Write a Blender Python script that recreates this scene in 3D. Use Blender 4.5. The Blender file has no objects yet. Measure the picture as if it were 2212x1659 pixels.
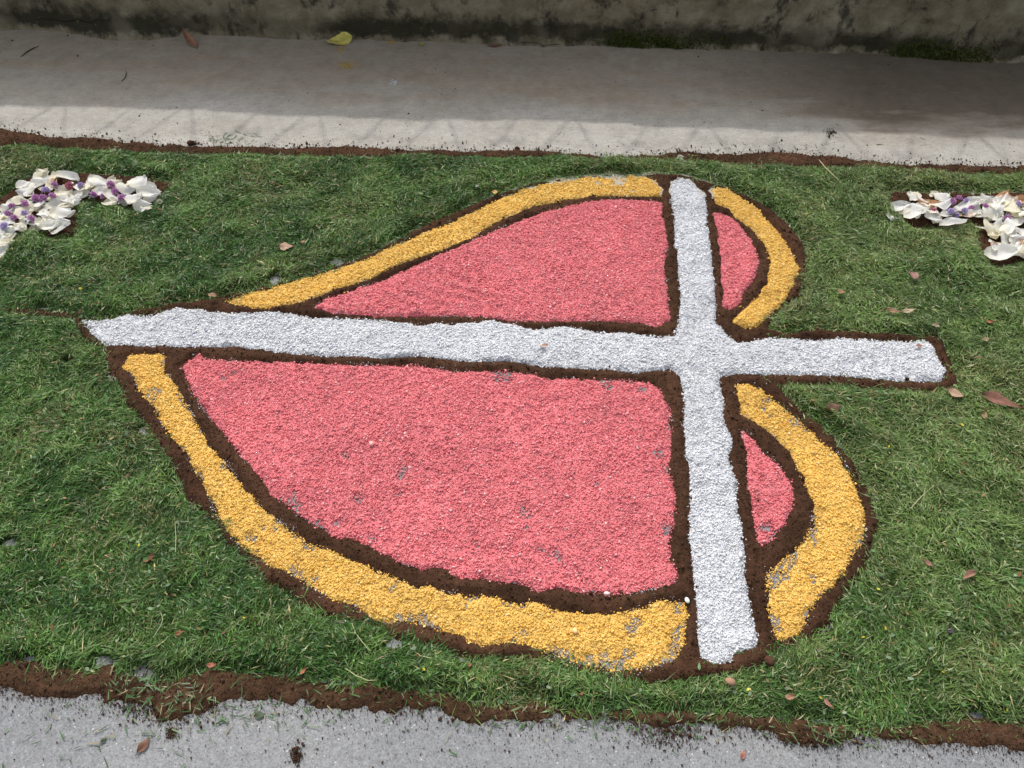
import bpy, math, random
import numpy as np
from mathutils import Vector, Matrix

random.seed(7)
RNG = np.random.default_rng(11)
scene = bpy.context.scene
COL = scene.collection
R = math.radians

# ------------------------------------------------------------------ camera
CAM_H, PITCH, FP = 1.65, R(53.3), 1620.0          # eye height, downward pitch, focal length in 2212-px units
cam_d = bpy.data.cameras.new('camera')
cam = bpy.data.objects.new('camera', cam_d)
COL.objects.link(cam)
cam.location = (0, 0, CAM_H)
cam.rotation_euler = (math.pi / 2 - PITCH, 0, 0)
cam_d.sensor_width = 36.0
cam_d.lens = 36.0 * FP / 2212.0
cam_d.clip_start = 0.05
cam_d.clip_end = 500
scene.camera = cam

# ------------------------------------------------------------------ sky, sun, exposure
SUN_EL, SUN_AZ = R(50), R(-17)                     # azimuth from +Y towards +X: far side, a little left
world = bpy.data.worlds.new('World')
scene.world = world
world.use_nodes = True
wn = world.node_tree
wn.nodes.clear()
wo = wn.nodes.new('ShaderNodeOutputWorld')
wb = wn.nodes.new('ShaderNodeBackground')
sk = wn.nodes.new('ShaderNodeTexSky')
sk.sky_type = 'NISHITA'
sk.sun_disc = False
sk.sun_elevation = SUN_EL
sk.sun_rotation = SUN_AZ
sk.air_density = 1.0
sk.dust_density = 4.0
sk.ozone_density = 1.0
wb.inputs['Strength'].default_value = 0.15
hz = wn.nodes.new('ShaderNodeHueSaturation')          # hazy, almost white sky
hz.inputs['Saturation'].default_value = 0.34
wn.links.new(sk.outputs[0], hz.inputs['Color'])
wn.links.new(hz.outputs[0], wb.inputs['Color'])
wn.links.new(wb.outputs[0], wo.inputs['Surface'])
sun_d = bpy.data.lights.new('sun', 'SUN')
sun_d.energy = 1.5
sun_d.angle = R(1.2)
sun_d.color = (1.0, 0.96, 0.9)
sun = bpy.data.objects.new('sun', sun_d)
COL.objects.link(sun)
SUN_DIR = Vector((math.sin(SUN_AZ) * math.cos(SUN_EL), math.cos(SUN_AZ) * math.cos(SUN_EL), math.sin(SUN_EL)))
sun.rotation_euler = SUN_DIR.to_track_quat('Z', 'Y').to_euler()
sun.location = SUN_DIR * 20
scene.view_settings.view_transform = 'Standard'
scene.view_settings.look = 'None'
scene.view_settings.gamma = 1.0
scene.view_settings.exposure = 0.48
scene.view_settings.use_curve_mapping = False

# ------------------------------------------------------------------ helpers
CP, SP = math.cos(PITCH), math.sin(PITCH)


def G(px, py, z=0.0):
    """pixel (2212 x 1659 grid) -> point of the horizontal plane at height z"""
    dx = px - 1106.0
    u = 829.5 - py
    dy = FP * CP + u * SP
    dz = -FP * SP + u * CP
    t = (z - CAM_H) / dz
    return (dx * t, dy * t)


def GA(pts, z=0.0):
    return np.array([G(x, y, z) for x, y in pts])


def tag(o, label=None, cat=None, group=None, kind=None):
    if label: o['label'] = label
    if cat: o['category'] = cat
    if group: o['group'] = group
    if kind: o['kind'] = kind
    return o


def mesh_np(name, V, F, col=None, mat=None, parent=None, smooth=False):
    """V (n,3), F (m,3) or (m,4) -> linked mesh object with point colours"""
    V = np.asarray(V, dtype=np.float32)
    F = np.asarray(F, dtype=np.int32)
    k = F.shape[1]
    me = bpy.data.meshes.new(name)
    me.vertices.add(len(V))
    me.vertices.foreach_set('co', V.ravel())
    me.loops.add(F.size)
    me.loops.foreach_set('vertex_index', F.ravel())
    me.polygons.add(len(F))
    me.polygons.foreach_set('loop_start', np.arange(0, F.size, k, dtype=np.int32))
    me.polygons.foreach_set('loop_total', np.full(len(F), k, dtype=np.int32))
    me.polygons.foreach_set('use_smooth', np.full(len(F), smooth, dtype=bool))
    me.update(calc_edges=True)
    if col is not None:
        a = me.color_attributes.new('Col', 'FLOAT_COLOR', 'POINT')
        c = np.ones((len(V), 4), dtype=np.float32)
        c[:, :3] = col
        a.data.foreach_set('color', c.ravel())
    if mat is not None:
        me.materials.append(mat)
    o = bpy.data.objects.new(name, me)
    COL.objects.link(o)
    if parent is not None:
        o.parent = parent
    return o


def hash2(ix, iy, seed):
    h = (ix.astype(np.int64) * 374761393 + iy.astype(np.int64) * 668265263 + seed * 974634777) & 0x7fffffff
    h = ((h ^ (h >> 13)) * 1274126177) & 0x7fffffff
    h = h ^ (h >> 16)
    return (h & 0xffff) / 65535.0


def vnoise(x, y, s, seed=0):
    x = np.asarray(x) / s + 500.0
    y = np.asarray(y) / s + 500.0
    ix, iy = np.floor(x), np.floor(y)
    fx, fy = x - ix, y - iy
    fx = fx * fx * (3 - 2 * fx)
    fy = fy * fy * (3 - 2 * fy)
    a, b = hash2(ix, iy, seed), hash2(ix + 1, iy, seed)
    c, d = hash2(ix, iy + 1, seed), hash2(ix + 1, iy + 1, seed)
    return (a * (1 - fx) + b * fx) * (1 - fy) + (c * (1 - fx) + d * fx) * fy - 0.5


def fbm(x, y, s, seed=0, n=3):
    r = 0
    for i in range(n):
        ca, sa = math.cos(0.6 + 1.1 * i + seed), math.sin(0.6 + 1.1 * i + seed)
        r = r + vnoise(x * ca - y * sa, x * sa + y * ca, s / 2 ** i, seed + 17 * i) / 2 ** i
    return r


def sstep(a, b, x):
    t = np.clip((x - a) / (b - a), 0, 1)
    return t * t * (3 - 2 * t)


# signed distance grids (positive inside), in metres
X0, X1, Y0, Y1, ST = -3.3, 3.3, 0.0, 3.1, 0.006
NX, NY = int((X1 - X0) / ST) + 1, int((Y1 - Y0) / ST) + 1
gx = X0 + np.arange(NX) * ST
gy = Y0 + np.arange(NY) * ST


def sdf(poly, pad=0.1):
    poly = np.asarray(poly)
    out = np.full((NY, NX), -pad)
    i0 = max(0, int((poly[:, 0].min() - pad - X0) / ST)); i1 = min(NX, int((poly[:, 0].max() + pad - X0) / ST) + 2)
    j0 = max(0, int((poly[:, 1].min() - pad - Y0) / ST)); j1 = min(NY, int((poly[:, 1].max() + pad - Y0) / ST) + 2)
    X, Y = np.meshgrid(gx[i0:i1], gy[j0:j1])
    d2 = np.full(X.shape, 1e9)
    ins = np.zeros(X.shape, dtype=bool)
    n = len(poly)
    for k in range(n):
        ax, ay = poly[k]; bx, by = poly[(k + 1) % n]
        ex, ey = bx - ax, by - ay
        l2 = ex * ex + ey * ey + 1e-12
        t = np.clip(((X - ax) * ex + (Y - ay) * ey) / l2, 0, 1)
        d2 = np.minimum(d2, (X - ax - t * ex) ** 2 + (Y - ay - t * ey) ** 2)
        if ay != by:
            c = (ay > Y) != (by > Y)
            ins ^= c & (X < (bx - ax) * (Y - ay) / (by - ay) + ax)
    d = np.sqrt(d2)
    out[j0:j1, i0:i1] = np.maximum(np.where(ins, d, -d), -pad)
    return out


def samp(grid, x, y):
    fx = np.clip((x - X0) / ST, 0, NX - 1.001); fy = np.clip((y - Y0) / ST, 0, NY - 1.001)
    ix, iy = fx.astype(int), fy.astype(int)
    tx, ty = fx - ix, fy - iy
    return (grid[iy, ix] * (1 - tx) + grid[iy, ix + 1] * tx) * (1 - ty) + (grid[iy + 1, ix] * (1 - tx) + grid[iy + 1, ix + 1] * tx) * ty


def bbox_of(sd, lim=-0.015):
    jj, ii = np.where(sd > lim)
    return gx[ii.min()], gx[ii.max()], gy[jj.min()], gy[jj.max()]


# lumps: jittered octahedra, 6 verts and 8 faces each
BIP_V = np.array([(1, 0, 0), (-0.5, 0.87, 0), (-0.5, -0.87, 0), (0, 0, 1), (0, 0, -1)], float)
BIP_F = np.array([(0, 1, 3), (1, 2, 3), (2, 0, 3), (1, 0, 4), (2, 1, 4), (0, 2, 4)])
TET_V = np.array([(0.94, 0, -0.33), (-0.47, 0.82, -0.33), (-0.47, -0.82, -0.33), (0, 0, 1.0)], float) * 1.25
TET_F = np.array([(0, 1, 3), (1, 2, 3), (2, 0, 3), (1, 0, 2)])
OCT_V = np.array([(1, 0, 0), (-1, 0, 0), (0, 1, 0), (0, -1, 0), (0, 0, 1), (0, 0, -1)], float)
OCT_F = np.array([(0, 2, 4), (2, 1, 4), (1, 3, 4), (3, 0, 4), (2, 0, 5), (1, 2, 5), (3, 1, 5), (0, 3, 5)])


def rand_rot(n):
    q = RNG.normal(size=(n, 4)); q /= np.linalg.norm(q, axis=1)[:, None]
    w, x, y, z = q.T
    return np.stack([1 - 2 * (y * y + z * z), 2 * (x * y - z * w), 2 * (x * z + y * w),
                     2 * (x * y + z * w), 1 - 2 * (x * x + z * z), 2 * (y * z - x * w),
                     2 * (x * z - y * w), 2 * (y * z + x * w), 1 - 2 * (x * x + y * y)], axis=1).reshape(n, 3, 3)


def lump_verts(TV, TF, P, r, cols, flat):
    n, m = len(P), len(TV)
    T = TV[None] * RNG.uniform(0.7, 1.3, size=(n, m, 1)) + RNG.normal(0, 0.16, size=(n, m, 3))
    T *= RNG.uniform(flat[0], flat[1], size=(n, 1, 3))
    T = np.einsum('nij,nkj->nki', rand_rot(n), T) * r[:, None, None] + P[:, None, :]
    F = (TF[None] + (np.arange(n) * m)[:, None, None]).reshape(-1, 3)
    return T.reshape(-1, 3), F, np.repeat(cols, m, axis=0)


def lumps(P, r, cols, name, mat, parent=None, flat=(0.75, 1.25), smooth=False, lim=0.0018):
    """grains: tetrahedra below the size limit, six-faced lumps above it, eight-faced where large"""
    sets = [(r < lim, TET_V, TET_F), ((r >= lim) & (r < 0.0025), BIP_V, BIP_F), (r >= 0.0025, OCT_V, OCT_F)]
    Vs, Fs, Cs, off = [], [], [], 0
    for k, TV, TF in sets:
        if not k.any():
            continue
        V, F, C = lump_verts(TV, TF, P[k], r[k], cols[k], flat)
        Vs.append(V); Fs.append(F + off); Cs.append(C); off += len(V)
    return mesh_np(name, np.concatenate(Vs), np.concatenate(Fs), np.concatenate(Cs), mat, parent, smooth)


def sheet(name, hfun, box, step, colf, mat, cut=-0.003, parent=None):
    """height field over a box; faces wholly below the cut are dropped"""
    xs = np.arange(box[0], box[1] + step, step); ys = np.arange(box[2], box[3] + step, step)
    X, Y = np.meshgrid(xs, ys)
    Z = hfun(X, Y)
    nx, ny = len(xs), len(ys)
    idx = np.arange(nx * ny).reshape(ny, nx)
    F = np.stack([idx[:-1, :-1], idx[:-1, 1:], idx[1:, 1:], idx[1:, :-1]], axis=-1).reshape(-1, 4)
    zf = Z.ravel()
    F = F[zf[F].max(axis=1) > cut]
    used = np.unique(F)
    remap = np.zeros(nx * ny, dtype=np.int64); remap[used] = np.arange(len(used))
    V = np.stack([X.ravel(), Y.ravel(), np.maximum(zf, -0.007)], axis=1)[used]
    C = colf(V[:, 0], V[:, 1])
    return mesh_np(name, V, remap[F], C, mat, parent, True)


# ------------------------------------------------------------------ materials
def new_mat(name):
    m = bpy.data.materials.new(name)
    m.use_nodes = True
    nt = m.node_tree
    b = nt.nodes['Principled BSDF']
    return m, nt, b


def nd(nt, t, **kw):
    n = nt.nodes.new(t)
    for k, v in kw.items():
        setattr(n, k, v)
    return n


def noise(nt, coord, scale, detail=4, rough=0.55, dist=0.0):
    n = nd(nt, 'ShaderNodeTexNoise')
    n.inputs['Scale'].default_value = scale
    n.inputs['Detail'].default_value = detail
    n.inputs['Roughness'].default_value = rough
    n.inputs['Distortion'].default_value = dist
    nt.links.new(coord, n.inputs['Vector'])
    return n.outputs['Fac']


def ramp(nt, fac, stops):
    r = nd(nt, 'ShaderNodeValToRGB')
    e = r.color_ramp.elements
    while len(e) < len(stops):
        e.new(0.5)
    for el, (p, c) in zip(e, stops):
        el.position = p
        el.color = (c, c, c, 1) if isinstance(c, (int, float)) else (*c, 1)
    nt.links.new(fac, r.inputs[0])
    return r.outputs[0]


def mix(nt, fac, a, b, mode='MIX'):
    m = nd(nt, 'ShaderNodeMix', data_type='RGBA', blend_type=mode)
    for sock, v in ((m.inputs[0], fac), (m.inputs[6], a), (m.inputs[7], b)):
        if isinstance(v, (int, float)):
            sock.default_value = v
        elif isinstance(v, tuple):
            sock.default_value = (*v, 1)
        else:
            nt.links.new(v, sock)
    return m.outputs[2]


def math_n(nt, op, a, b=0.0, clamp=False):
    m = nd(nt, 'ShaderNodeMath', operation=op)
    m.use_clamp = clamp
    for s, v in ((m.inputs[0], a), (m.inputs[1], b)):
        if isinstance(v, (int, float)):
            s.default_value = v
        else:
            nt.links.new(v, s)
    return m.outputs[0]


def bump(nt, b, h, strength, dist):
    n = nd(nt, 'ShaderNodeBump')
    n.inputs['Strength'].default_value = strength
    n.inputs['Distance'].default_value = dist
    nt.links.new(h, n.inputs['Height'])
    nt.links.new(n.outputs[0], b.inputs['Normal'])


def pos(nt, scale=None, rotz=0.0, loc=(0, 0, 0)):
    g = nd(nt, 'ShaderNodeNewGeometry')
    o = g.outputs['Position']
    if scale or rotz:
        mp = nd(nt, 'ShaderNodeMapping')
        mp.inputs['Location'].default_value = loc
        mp.inputs['Rotation'].default_value = (0, 0, rotz)
        mp.inputs['Scale'].default_value = scale or (1, 1, 1)
        nt.links.new(o, mp.inputs['Vector'])
        o = mp.outputs[0]
    return o


def attr_mat(name, rough=0.6, spec=0.3, bump_scale=None, bump_s=0.3, bump_d=0.002, sss=0.0, transl=0.0, var=None):
    m, nt, b = new_mat(name)
    a = nd(nt, 'ShaderNodeAttribute', attribute_name='Col')
    c = a.outputs['Color']
    if var:
        n = noise(nt, pos(nt), var[0], 3)
        c = mix(nt, 1.0, c, ramp(nt, n, [(0.3, var[1]), (0.7, var[2])]), 'MULTIPLY')
    nt.links.new(c, b.inputs['Base Color'])
    b.inputs['Roughness'].default_value = rough
    b.inputs['Specular IOR Level'].default_value = spec
    if sss:
        b.inputs['Subsurface Weight'].default_value = sss
        b.inputs['Subsurface Scale'].default_value = 0.004
    if bump_scale:
        bump(nt, b, noise(nt, pos(nt), bump_scale, 4), bump_s, bump_d)
    if transl:
        t = nd(nt, 'ShaderNodeBsdfTranslucent')
        nt.links.new(c, t.inputs['Color'])
        ms = nd(nt, 'ShaderNodeMixShader')
        ms.inputs[0].default_value = transl
        nt.links.new(b.outputs[0], ms.inputs[1])
        nt.links.new(t.outputs[0], ms.inputs[2])
        nt.links.new(ms.outputs[0], nt.nodes['Material Output'].inputs['Surface'])
    return m


# wall line on the ground: direction along the wall and normal towards the street
wl = GA([(300, 74), (704, 83), (1242, 97), (1798, 115), (2212, 132)])
WA = math.atan(np.polyfit(wl[:, 0], wl[:, 1], 1)[0])
WB = float(np.polyfit(wl[:, 0], wl[:, 1], 1)[1])
WU = Vector((math.cos(WA), math.sin(WA), 0)); WN = Vector((math.sin(WA), -math.cos(WA), 0))
WO = Vector((0, WB, 0))


def wall_dist_node(nt):
    """distance from the wall line, metres, as a socket"""
    v = nd(nt, 'ShaderNodeVectorMath', operation='DOT_PRODUCT')
    nt.links.new(pos(nt), v.inputs[0])
    v.inputs[1].default_value = WN
    return math_n(nt, 'ADD', v.outputs['Value'], -WO.dot(WN))


def wall_along_node(nt):
    v = nd(nt, 'ShaderNodeVectorMath', operation='DOT_PRODUCT')
    nt.links.new(pos(nt), v.inputs[0])
    v.inputs[1].default_value = WU
    return math_n(nt, 'ADD', v.outputs['Value'], -WO.dot(WU))


# near road: bluish grey concrete full of fine aggregate
M_ROAD, nt, b = new_mat('road_concrete')
p = pos(nt)
big = ramp(nt, noise(nt, p, 2.2, 5), [(0.25, (0.185, 0.190, 0.198)), (0.75, (0.262, 0.265, 0.265))])
fine = ramp(nt, noise(nt, p, 230, 5, 0.75), [(0.32, 0.62), (0.5, 1.0), (0.68, 1.32)])
c = mix(nt, 1.0, big, fine, 'MULTIPLY')
vo = nd(nt, 'ShaderNodeTexVoronoi'); vo.inputs['Scale'].default_value = 210
nt.links.new(p, vo.inputs['Vector'])
sp = nd(nt, 'ShaderNodeSeparateColor'); nt.links.new(vo.outputs['Color'], sp.inputs[0])
core = ramp(nt, vo.outputs['Distance'], [(0.30, 1.0), (0.42, 0.0)])
lite = math_n(nt, 'MULTIPLY', core, math_n(nt, 'GREATER_THAN', sp.outputs[0], 0.972))
dark = math_n(nt, 'MULTIPLY', core, math_n(nt, 'GREATER_THAN', sp.outputs[1], 0.90))
mid = ramp(nt, noise(nt, p, 75, 6, 0.75), [(0.34, 0.80), (0.5, 1.0), (0.66, 1.16)])
c = mix(nt, 1.0, c, mid, 'MULTIPLY')
c = mix(nt, lite, c, (0.46, 0.47, 0.48))
c = mix(nt, dark, c, (0.13, 0.13, 0.15))
nt.links.new(c, b.inputs['Base Color'])
b.inputs['Roughness'].default_value = 0.85
bump(nt, b, noise(nt, p, 320, 3), 0.35, 0.003)

# far pavement: pale concrete, brown dirt film and damp stains on the wall side
M_PAVE, nt, b = new_mat('pavement_concrete')
p = pos(nt)
ps = pos(nt, (1.0, 3.6, 1.0), -WA)
base = ramp(nt, noise(nt, ps, 2.5, 6), [(0.25, (0.32, 0.298, 0.258)), (0.75, (0.42, 0.398, 0.355))])
base = mix(nt, 1.0, base, ramp(nt, noise(nt, p, 280, 3, 0.6), [(0.3, 0.78), (0.7, 1.18)]), 'MULTIPLY')
wd = wall_dist_node(nt)
wu = wall_along_node(nt)
wob = math_n(nt, 'MULTIPLY', math_n(nt, 'SUBTRACT', noise(nt, ps, 1.8, 4), 0.5), 0.5)
# dirt film: shape of its own, wider towards the right end, frayed by streaks
wid = math_n(nt, 'ADD', 0.42, math_n(nt, 'MULTIPLY', math_n(nt, 'MAXIMUM', math_n(nt, 'SUBTRACT', wu, 0.7), 0.0), 0.10))
dd = math_n(nt, 'SUBTRACT', math_n(nt, 'ADD', wd, wob), wid)
film = ramp(nt, math_n(nt, 'ADD', math_n(nt, 'MULTIPLY', dd, 2.2), 0.5), [(0.25, 1.0), (0.72, 0.0)])
mott = ramp(nt, noise(nt, ps, 5.0, 6, 0.62, 0.4), [(0.3, 0.55), (0.7, 1.0)])
film = math_n(nt, 'MULTIPLY', film, mott)
c = mix(nt, film, base, (0.31, 0.252, 0.182))
# damp black-brown patch along the right end of the wall
damp = math_n(nt, 'MULTIPLY', ramp(nt, math_n(nt, 'ADD', math_n(nt, 'MULTIPLY', dd, 3.0), 0.62), [(0.30, 1.0), (0.62, 0.0)]), ramp(nt, math_n(nt, 'ADD', math_n(nt, 'MULTIPLY', wu, 0.5), 0.10), [(0.45, 0.0), (0.80, 0.92)]))
c = mix(nt, damp, c, (0.115, 0.090, 0.062))
# small rubbed marks and streaks along the gutter
stre = ramp(nt, noise(nt, pos(nt, (1.2, 9.0, 1.0), -WA), 6.0, 6, 0.65, 0.3), [(0.60, 0.0), (0.78, 0.75)])
c = mix(nt, stre, c, (0.30, 0.26, 0.215))
spk = ramp(nt, noise(nt, p, 55, 5, 0.7), [(0.66, 0.0), (0.75, 0.8)])
c = mix(nt, math_n(nt, 'MULTIPLY', spk, 0.6), c, (0.13, 0.11, 0.085))
blot = ramp(nt, noise(nt, p, 14, 7, 0.68), [(0.28, 0.80), (0.5, 1.0), (0.72, 1.14)])
c = mix(nt, 1.0, c, blot, 'MULTIPLY')
blot2 = ramp(nt, noise(nt, pos(nt, (1, 2.5, 1), -WA), 38, 6, 0.7), [(0.30, 0.86), (0.70, 1.12)])
c = mix(nt, 1.0, c, blot2, 'MULTIPLY')
rub = ramp(nt, noise(nt, pos(nt, (0.8, 3.0, 1), -WA, (4, 2, 0)), 9.0, 8, 0.72), [(0.57, 0.0), (0.68, 0.7)])
c = mix(nt, math_n(nt, 'MULTIPLY', rub, 0.6), c, (0.22, 0.185, 0.14))
nt.links.new(c, b.inputs['Base Color'])
b.inputs['Roughness'].default_value = 0.8
bump(nt, b, noise(nt, p, 180, 4), 0.3, 0.003)

# wall: old cement render with lichen, black streaks and green film
M_WALL, nt, b = new_mat('wall_render')
p = pos(nt)
c = ramp(nt, noise(nt, p, 9, 8, 0.7), [(0.28, (0.15, 0.12, 0.07)), (0.5, (0.275, 0.232, 0.148)), (0.72, (0.42, 0.37, 0.265))])
blk = ramp(nt, noise(nt, pos(nt, (1.2, 1.2, 0.9), loc=(3, 0, 0)), 9.0, 9, 0.72, 0.25), [(0.52, 0.0), (0.62, 0.9)])
c = mix(nt, blk, c, (0.04, 0.032, 0.02))
sepz = nd(nt, 'ShaderNodeSeparateXYZ'); nt.links.new(p, sepz.inputs[0])
lowm = math_n(nt, 'ADD', sepz.outputs['Z'], math_n(nt, 'MULTIPLY', math_n(nt, 'SUBTRACT', noise(nt, p, 12, 8, 0.7), 0.5), 0.16))
gm = ramp(nt, lowm, [(0.005, 0.0), (0.03, 0.95), (0.075, 0.95), (0.12, 0.0)])
gm = math_n(nt, 'MULTIPLY', gm, ramp(nt, noise(nt, pos(nt, (1, 1, 1), loc=(7, 3, 0)), 2.2, 3), [(0.34, 0.15), (0.5, 1.0)]))
c = mix(nt, gm, c, (0.030, 0.027, 0.010))
yel = ramp(nt, noise(nt, p, 60, 4, 0.7), [(0.62, 0.0), (0.72, 0.7)])
c = mix(nt, yel, c, (0.24, 0.20, 0.07))
nt.links.new(c, b.inputs['Base Color'])
b.inputs['Roughness'].default_value = 0.92
bump(nt, b, noise(nt, p, 48, 9, 0.78), 0.9, 0.02)

M_SOIL = attr_mat('soil', 0.95, 0.1, 150, 0.7, 0.006, var=(60, 0.7, 1.3))
M_SALT = attr_mat('coarse_salt', 0.75, 0.2)
M_SALT_BASE = attr_mat('salt_bed', 0.7, 0.3, 260, 0.9, 0.004, var=(150, 0.85, 1.10))
M_GRASS = attr_mat('cut_grass', 0.45, 0.4, transl=0.2)
M_GBASE = attr_mat('grass_bed', 0.9, 0.1, 90, 0.8, 0.01, var=(70, 0.5, 1.3))
M_PETAL = attr_mat('petal', 0.6, 0.2, 130, 0.25, 0.003, transl=0.38)
M_FLORET = attr_mat('floret', 0.7, 0.2, transl=0.15)
M_LEAF = attr_mat('dry_leaf', 0.6, 0.3, 120, 0.3, 0.002, var=(90, 0.75, 1.15))
M_STONE = attr_mat('stone', 0.85, 0.2, 90, 0.4, 0.003, var=(60, 0.8, 1.15))
M_TWIG = attr_mat('twig', 0.85, 0.2)
M_MOSS = attr_mat('moss', 0.95, 0.05)
M_IRON, nt, b = new_mat('black_iron')
nt.links.new(ramp(nt, noise(nt, pos(nt), 30, 4), [(0.3, (0.02, 0.02, 0.022)), (0.7, (0.05, 0.045, 0.04))]), b.inputs['Base Color'])
b.inputs['Roughness'].default_value = 0.55

# ------------------------------------------------------------------ setting: road, pavement
def quad_sheet(name, corners, z, mat):
    o = mesh_np(name, [(x, y, z) for x, y in corners], [[0, 1, 2, 3]], None, mat)
    return tag(o, kind='structure')


quad_sheet('road', [(-60, -60), (60, -60), (60, 60), (-60, 60)], -0.0015, M_ROAD)
pa = WO + WN * 0.93 - WU * 30; pb = WO + WN * 0.93 + WU * 30
pc = WO - WN * 0.1 + WU * 30; pd_ = WO - WN * 0.1 - WU * 30
quad_sheet('pavement', [(v.x, v.y) for v in (pa, pb, pc, pd_)], 0.0015, M_PAVE)

# ------------------------------------------------------------------ wall with flared mortar foot
WALL_H, WALL_T = 0.70, 0.26


def build_wall():
    us = np.concatenate([np.linspace(-9, -3.0, 30)[:-1], np.arange(-3.0, 3.001, 0.0125), np.linspace(3.0, 9, 30)[1:]])
    zs = np.concatenate([[-0.06], np.arange(0, 0.36, 0.009), np.linspace(0.36, WALL_H - 0.02, 14), [WALL_H]])
    U, Z = np.meshgrid(us, zs)
    out = fbm(U, Z, 0.30, 5, 4) * 0.030 + fbm(U, Z, 0.045, 9, 3) * 0.012
    foot = 0.012 + 0.04 * np.clip(fbm(U, U * 0, 0.55, 21, 3), -0.3, 1)
    # thick smeared mortar near the left end of the view
    lob = np.exp(-((U + 1.62) / 0.20) ** 2) * 0.05 + np.exp(-((U - 1.9) / 0.30) ** 2) * 0.02
    fh = 0.055 + 0.03 * fbm(U, Z, 0.2, 33, 2) + lob * 0.6
    out = out + (np.maximum(foot, 0.004) + lob) * np.exp(-np.clip(Z, 0, 1) / np.maximum(fh, 0.02) * 1.6)
    out[-1] = out[-2] - 0.012
    P = np.array(WO)[None, None] + U[..., None] * np.array(WU) + out[..., None] * np.array(WN)
    P[..., 2] = Z
    ny, nx = U.shape
    V = P.reshape(-1, 3)
    idx = np.arange(nx * ny).reshape(ny, nx)
    F = np.stack([idx[:-1, :-1], idx[:-1, 1:], idx[1:, 1:], idx[1:, :-1]], -1).reshape(-1, 4).tolist()
    # top and back
    top = idx[-1]
    nb = len(V)
    back = np.array(WO)[None] + us[:, None] * np.array(WU) - WALL_T * np.array(WN)
    bt = back.copy(); bt[:, 2] = WALL_H
    bb = back.copy(); bb[:, 2] = -0.06
    V = np.concatenate([V, bt, bb])
    for i in range(nx - 1):
        F.append([top[i], top[i + 1], nb + i + 1, nb + i])
        F.append([nb + i, nb + i + 1, nb + nx + i + 1, nb + nx + i])
    o = mesh_np('wall', V, F, None, M_WALL, None, True)
    tag(o, 'low weathered cement wall with black mould streaks and moss along its foot', 'wall')
    # moss tufts at the foot: short upright blades in patches
    n = 60000
    u = RNG.uniform(-3, 3, n)
    dens = sstep(-0.02, 0.22, fbm(u, u * 0, 0.5, 71, 3)) * sstep(-1.45, -1.25, u)
    z = np.abs(RNG.normal(0, 0.035, n)) + 0.004
    k = (RNG.random(n) < dens * np.exp(-z / 0.09)) & (z < 0.17)
    u, z = u[k], z[k]
    ui = np.clip(np.searchsorted(us, u), 1, nx - 1); zi = np.clip(np.searchsorted(zs, z), 1, ny - 1)
    ob = out[zi, ui] + 0.001
    B = np.array(WO)[None] + u[:, None] * np.array(WU) + ob[:, None] * np.array(WN); B[:, 2] = z
    m = len(B)
    d = np.array(WN)[None] * RNG.uniform(0.5, 1.0, (m, 1)) + np.array((0, 0, 1.0))[None] * RNG.normal(-0.3, 0.6, (m, 1)) + np.array(WU)[None] * RNG.normal(0, 0.5, (m, 1))
    L = RNG.uniform(0.004, 0.016, (m, 1))
    s = np.cross(d, RNG.normal(size=(m, 3))); s /= np.linalg.norm(s, axis=1)[:, None] + 1e-9
    w = RNG.uniform(0.0012, 0.003, (m, 1))
    T = np.stack([B - s * w, B + s * w, B + d * L], 1).reshape(-1, 3)
    cc = np.array((0.045, 0.06, 0.014)) * RNG.uniform(0.3, 2.0, (m, 1)) + np.array((0.02, 0.012, 0)) * RNG.random((m, 1))
    ms = mesh_np('moss', T, np.arange(3 * m).reshape(-1, 3), np.repeat(cc, 3, 0), M_MOSS, o)
    tag(ms, 'dark green moss growing along the wall foot', kind='stuff')

    # two cracks in the mortar foot, as thin dark gaps
    def crack(pts, name='crack'):
        Vc, Fc = [], []
        for i, (uu, zz, hw) in enumerate(pts):
            a = int(np.clip(np.searchsorted(us, uu), 1, nx - 1)); q = int(np.clip(np.searchsorted(zs, zz), 1, ny - 1))
            of = max(out[q, a], out[q - 1, a], out[q, a - 1], out[q - 1, a - 1]) + 0.0015
            pt = np.array(WO) + uu * np.array(WU) + of * np.array(WN)
            Vc += [(pt[0], pt[1], zz - hw), (pt[0], pt[1], zz + hw)]
            if i:
                j = 2 * i
                Fc.append([j - 2, j, j + 1, j - 1])
        mesh_np(name, Vc, Fc, np.tile((0.015, 0.013, 0.01), (len(Vc), 1)), M_TWIG, o)
    rr = random.Random(3)
    crack([(-2.0 + 0.028 * i, 0.045 + 0.004 * math.sin(i * 1.3) + 0.016 * (i / 12) + rr.uniform(-.004, .004), 0.0006 + 0.0012 * math.sin(math.pi * i / 12)) for i in range(13)])
    crack([(0.02 + 0.022 * i, 0.012 + 0.004 * math.sin(i * 0.9) + rr.uniform(-.003, .003), 0.0011) for i in range(9)])
    return o


build_wall()


# ------------------------------------------------------------------ iron railing on the wall (its shadow falls on the pavement)
def tube(path, r, name, mat, parent, n=6, col=None):
    path = [Vector(q) for q in path]
    V, F = [], []
    for i, q in enumerate(path):
        t = (path[min(i + 1, len(path) - 1)] - path[max(i - 1, 0)]).normalized()
        a = t.cross(Vector((0, 0, 1)))
        if a.length < 1e-3: a = t.cross(Vector((1, 0, 0)))
        a.normalize(); bb = t.cross(a)
        rr = r[i] if isinstance(r, (list, tuple)) else r
        for k in range(n):
            an = 2 * math.pi * k / n
            V.append(q + (a * math.cos(an) + bb * math.sin(an)) * rr)
        if i:
            for k in range(n):
                F.append([(i - 1) * n + k, (i - 1) * n + (k + 1) % n, i * n + (k + 1) % n, i * n + k])
    return mesh_np(name, [tuple(v) for v in V], F, None if col is None else np.tile(col, (len(V), 1)), mat, parent, True)


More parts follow.
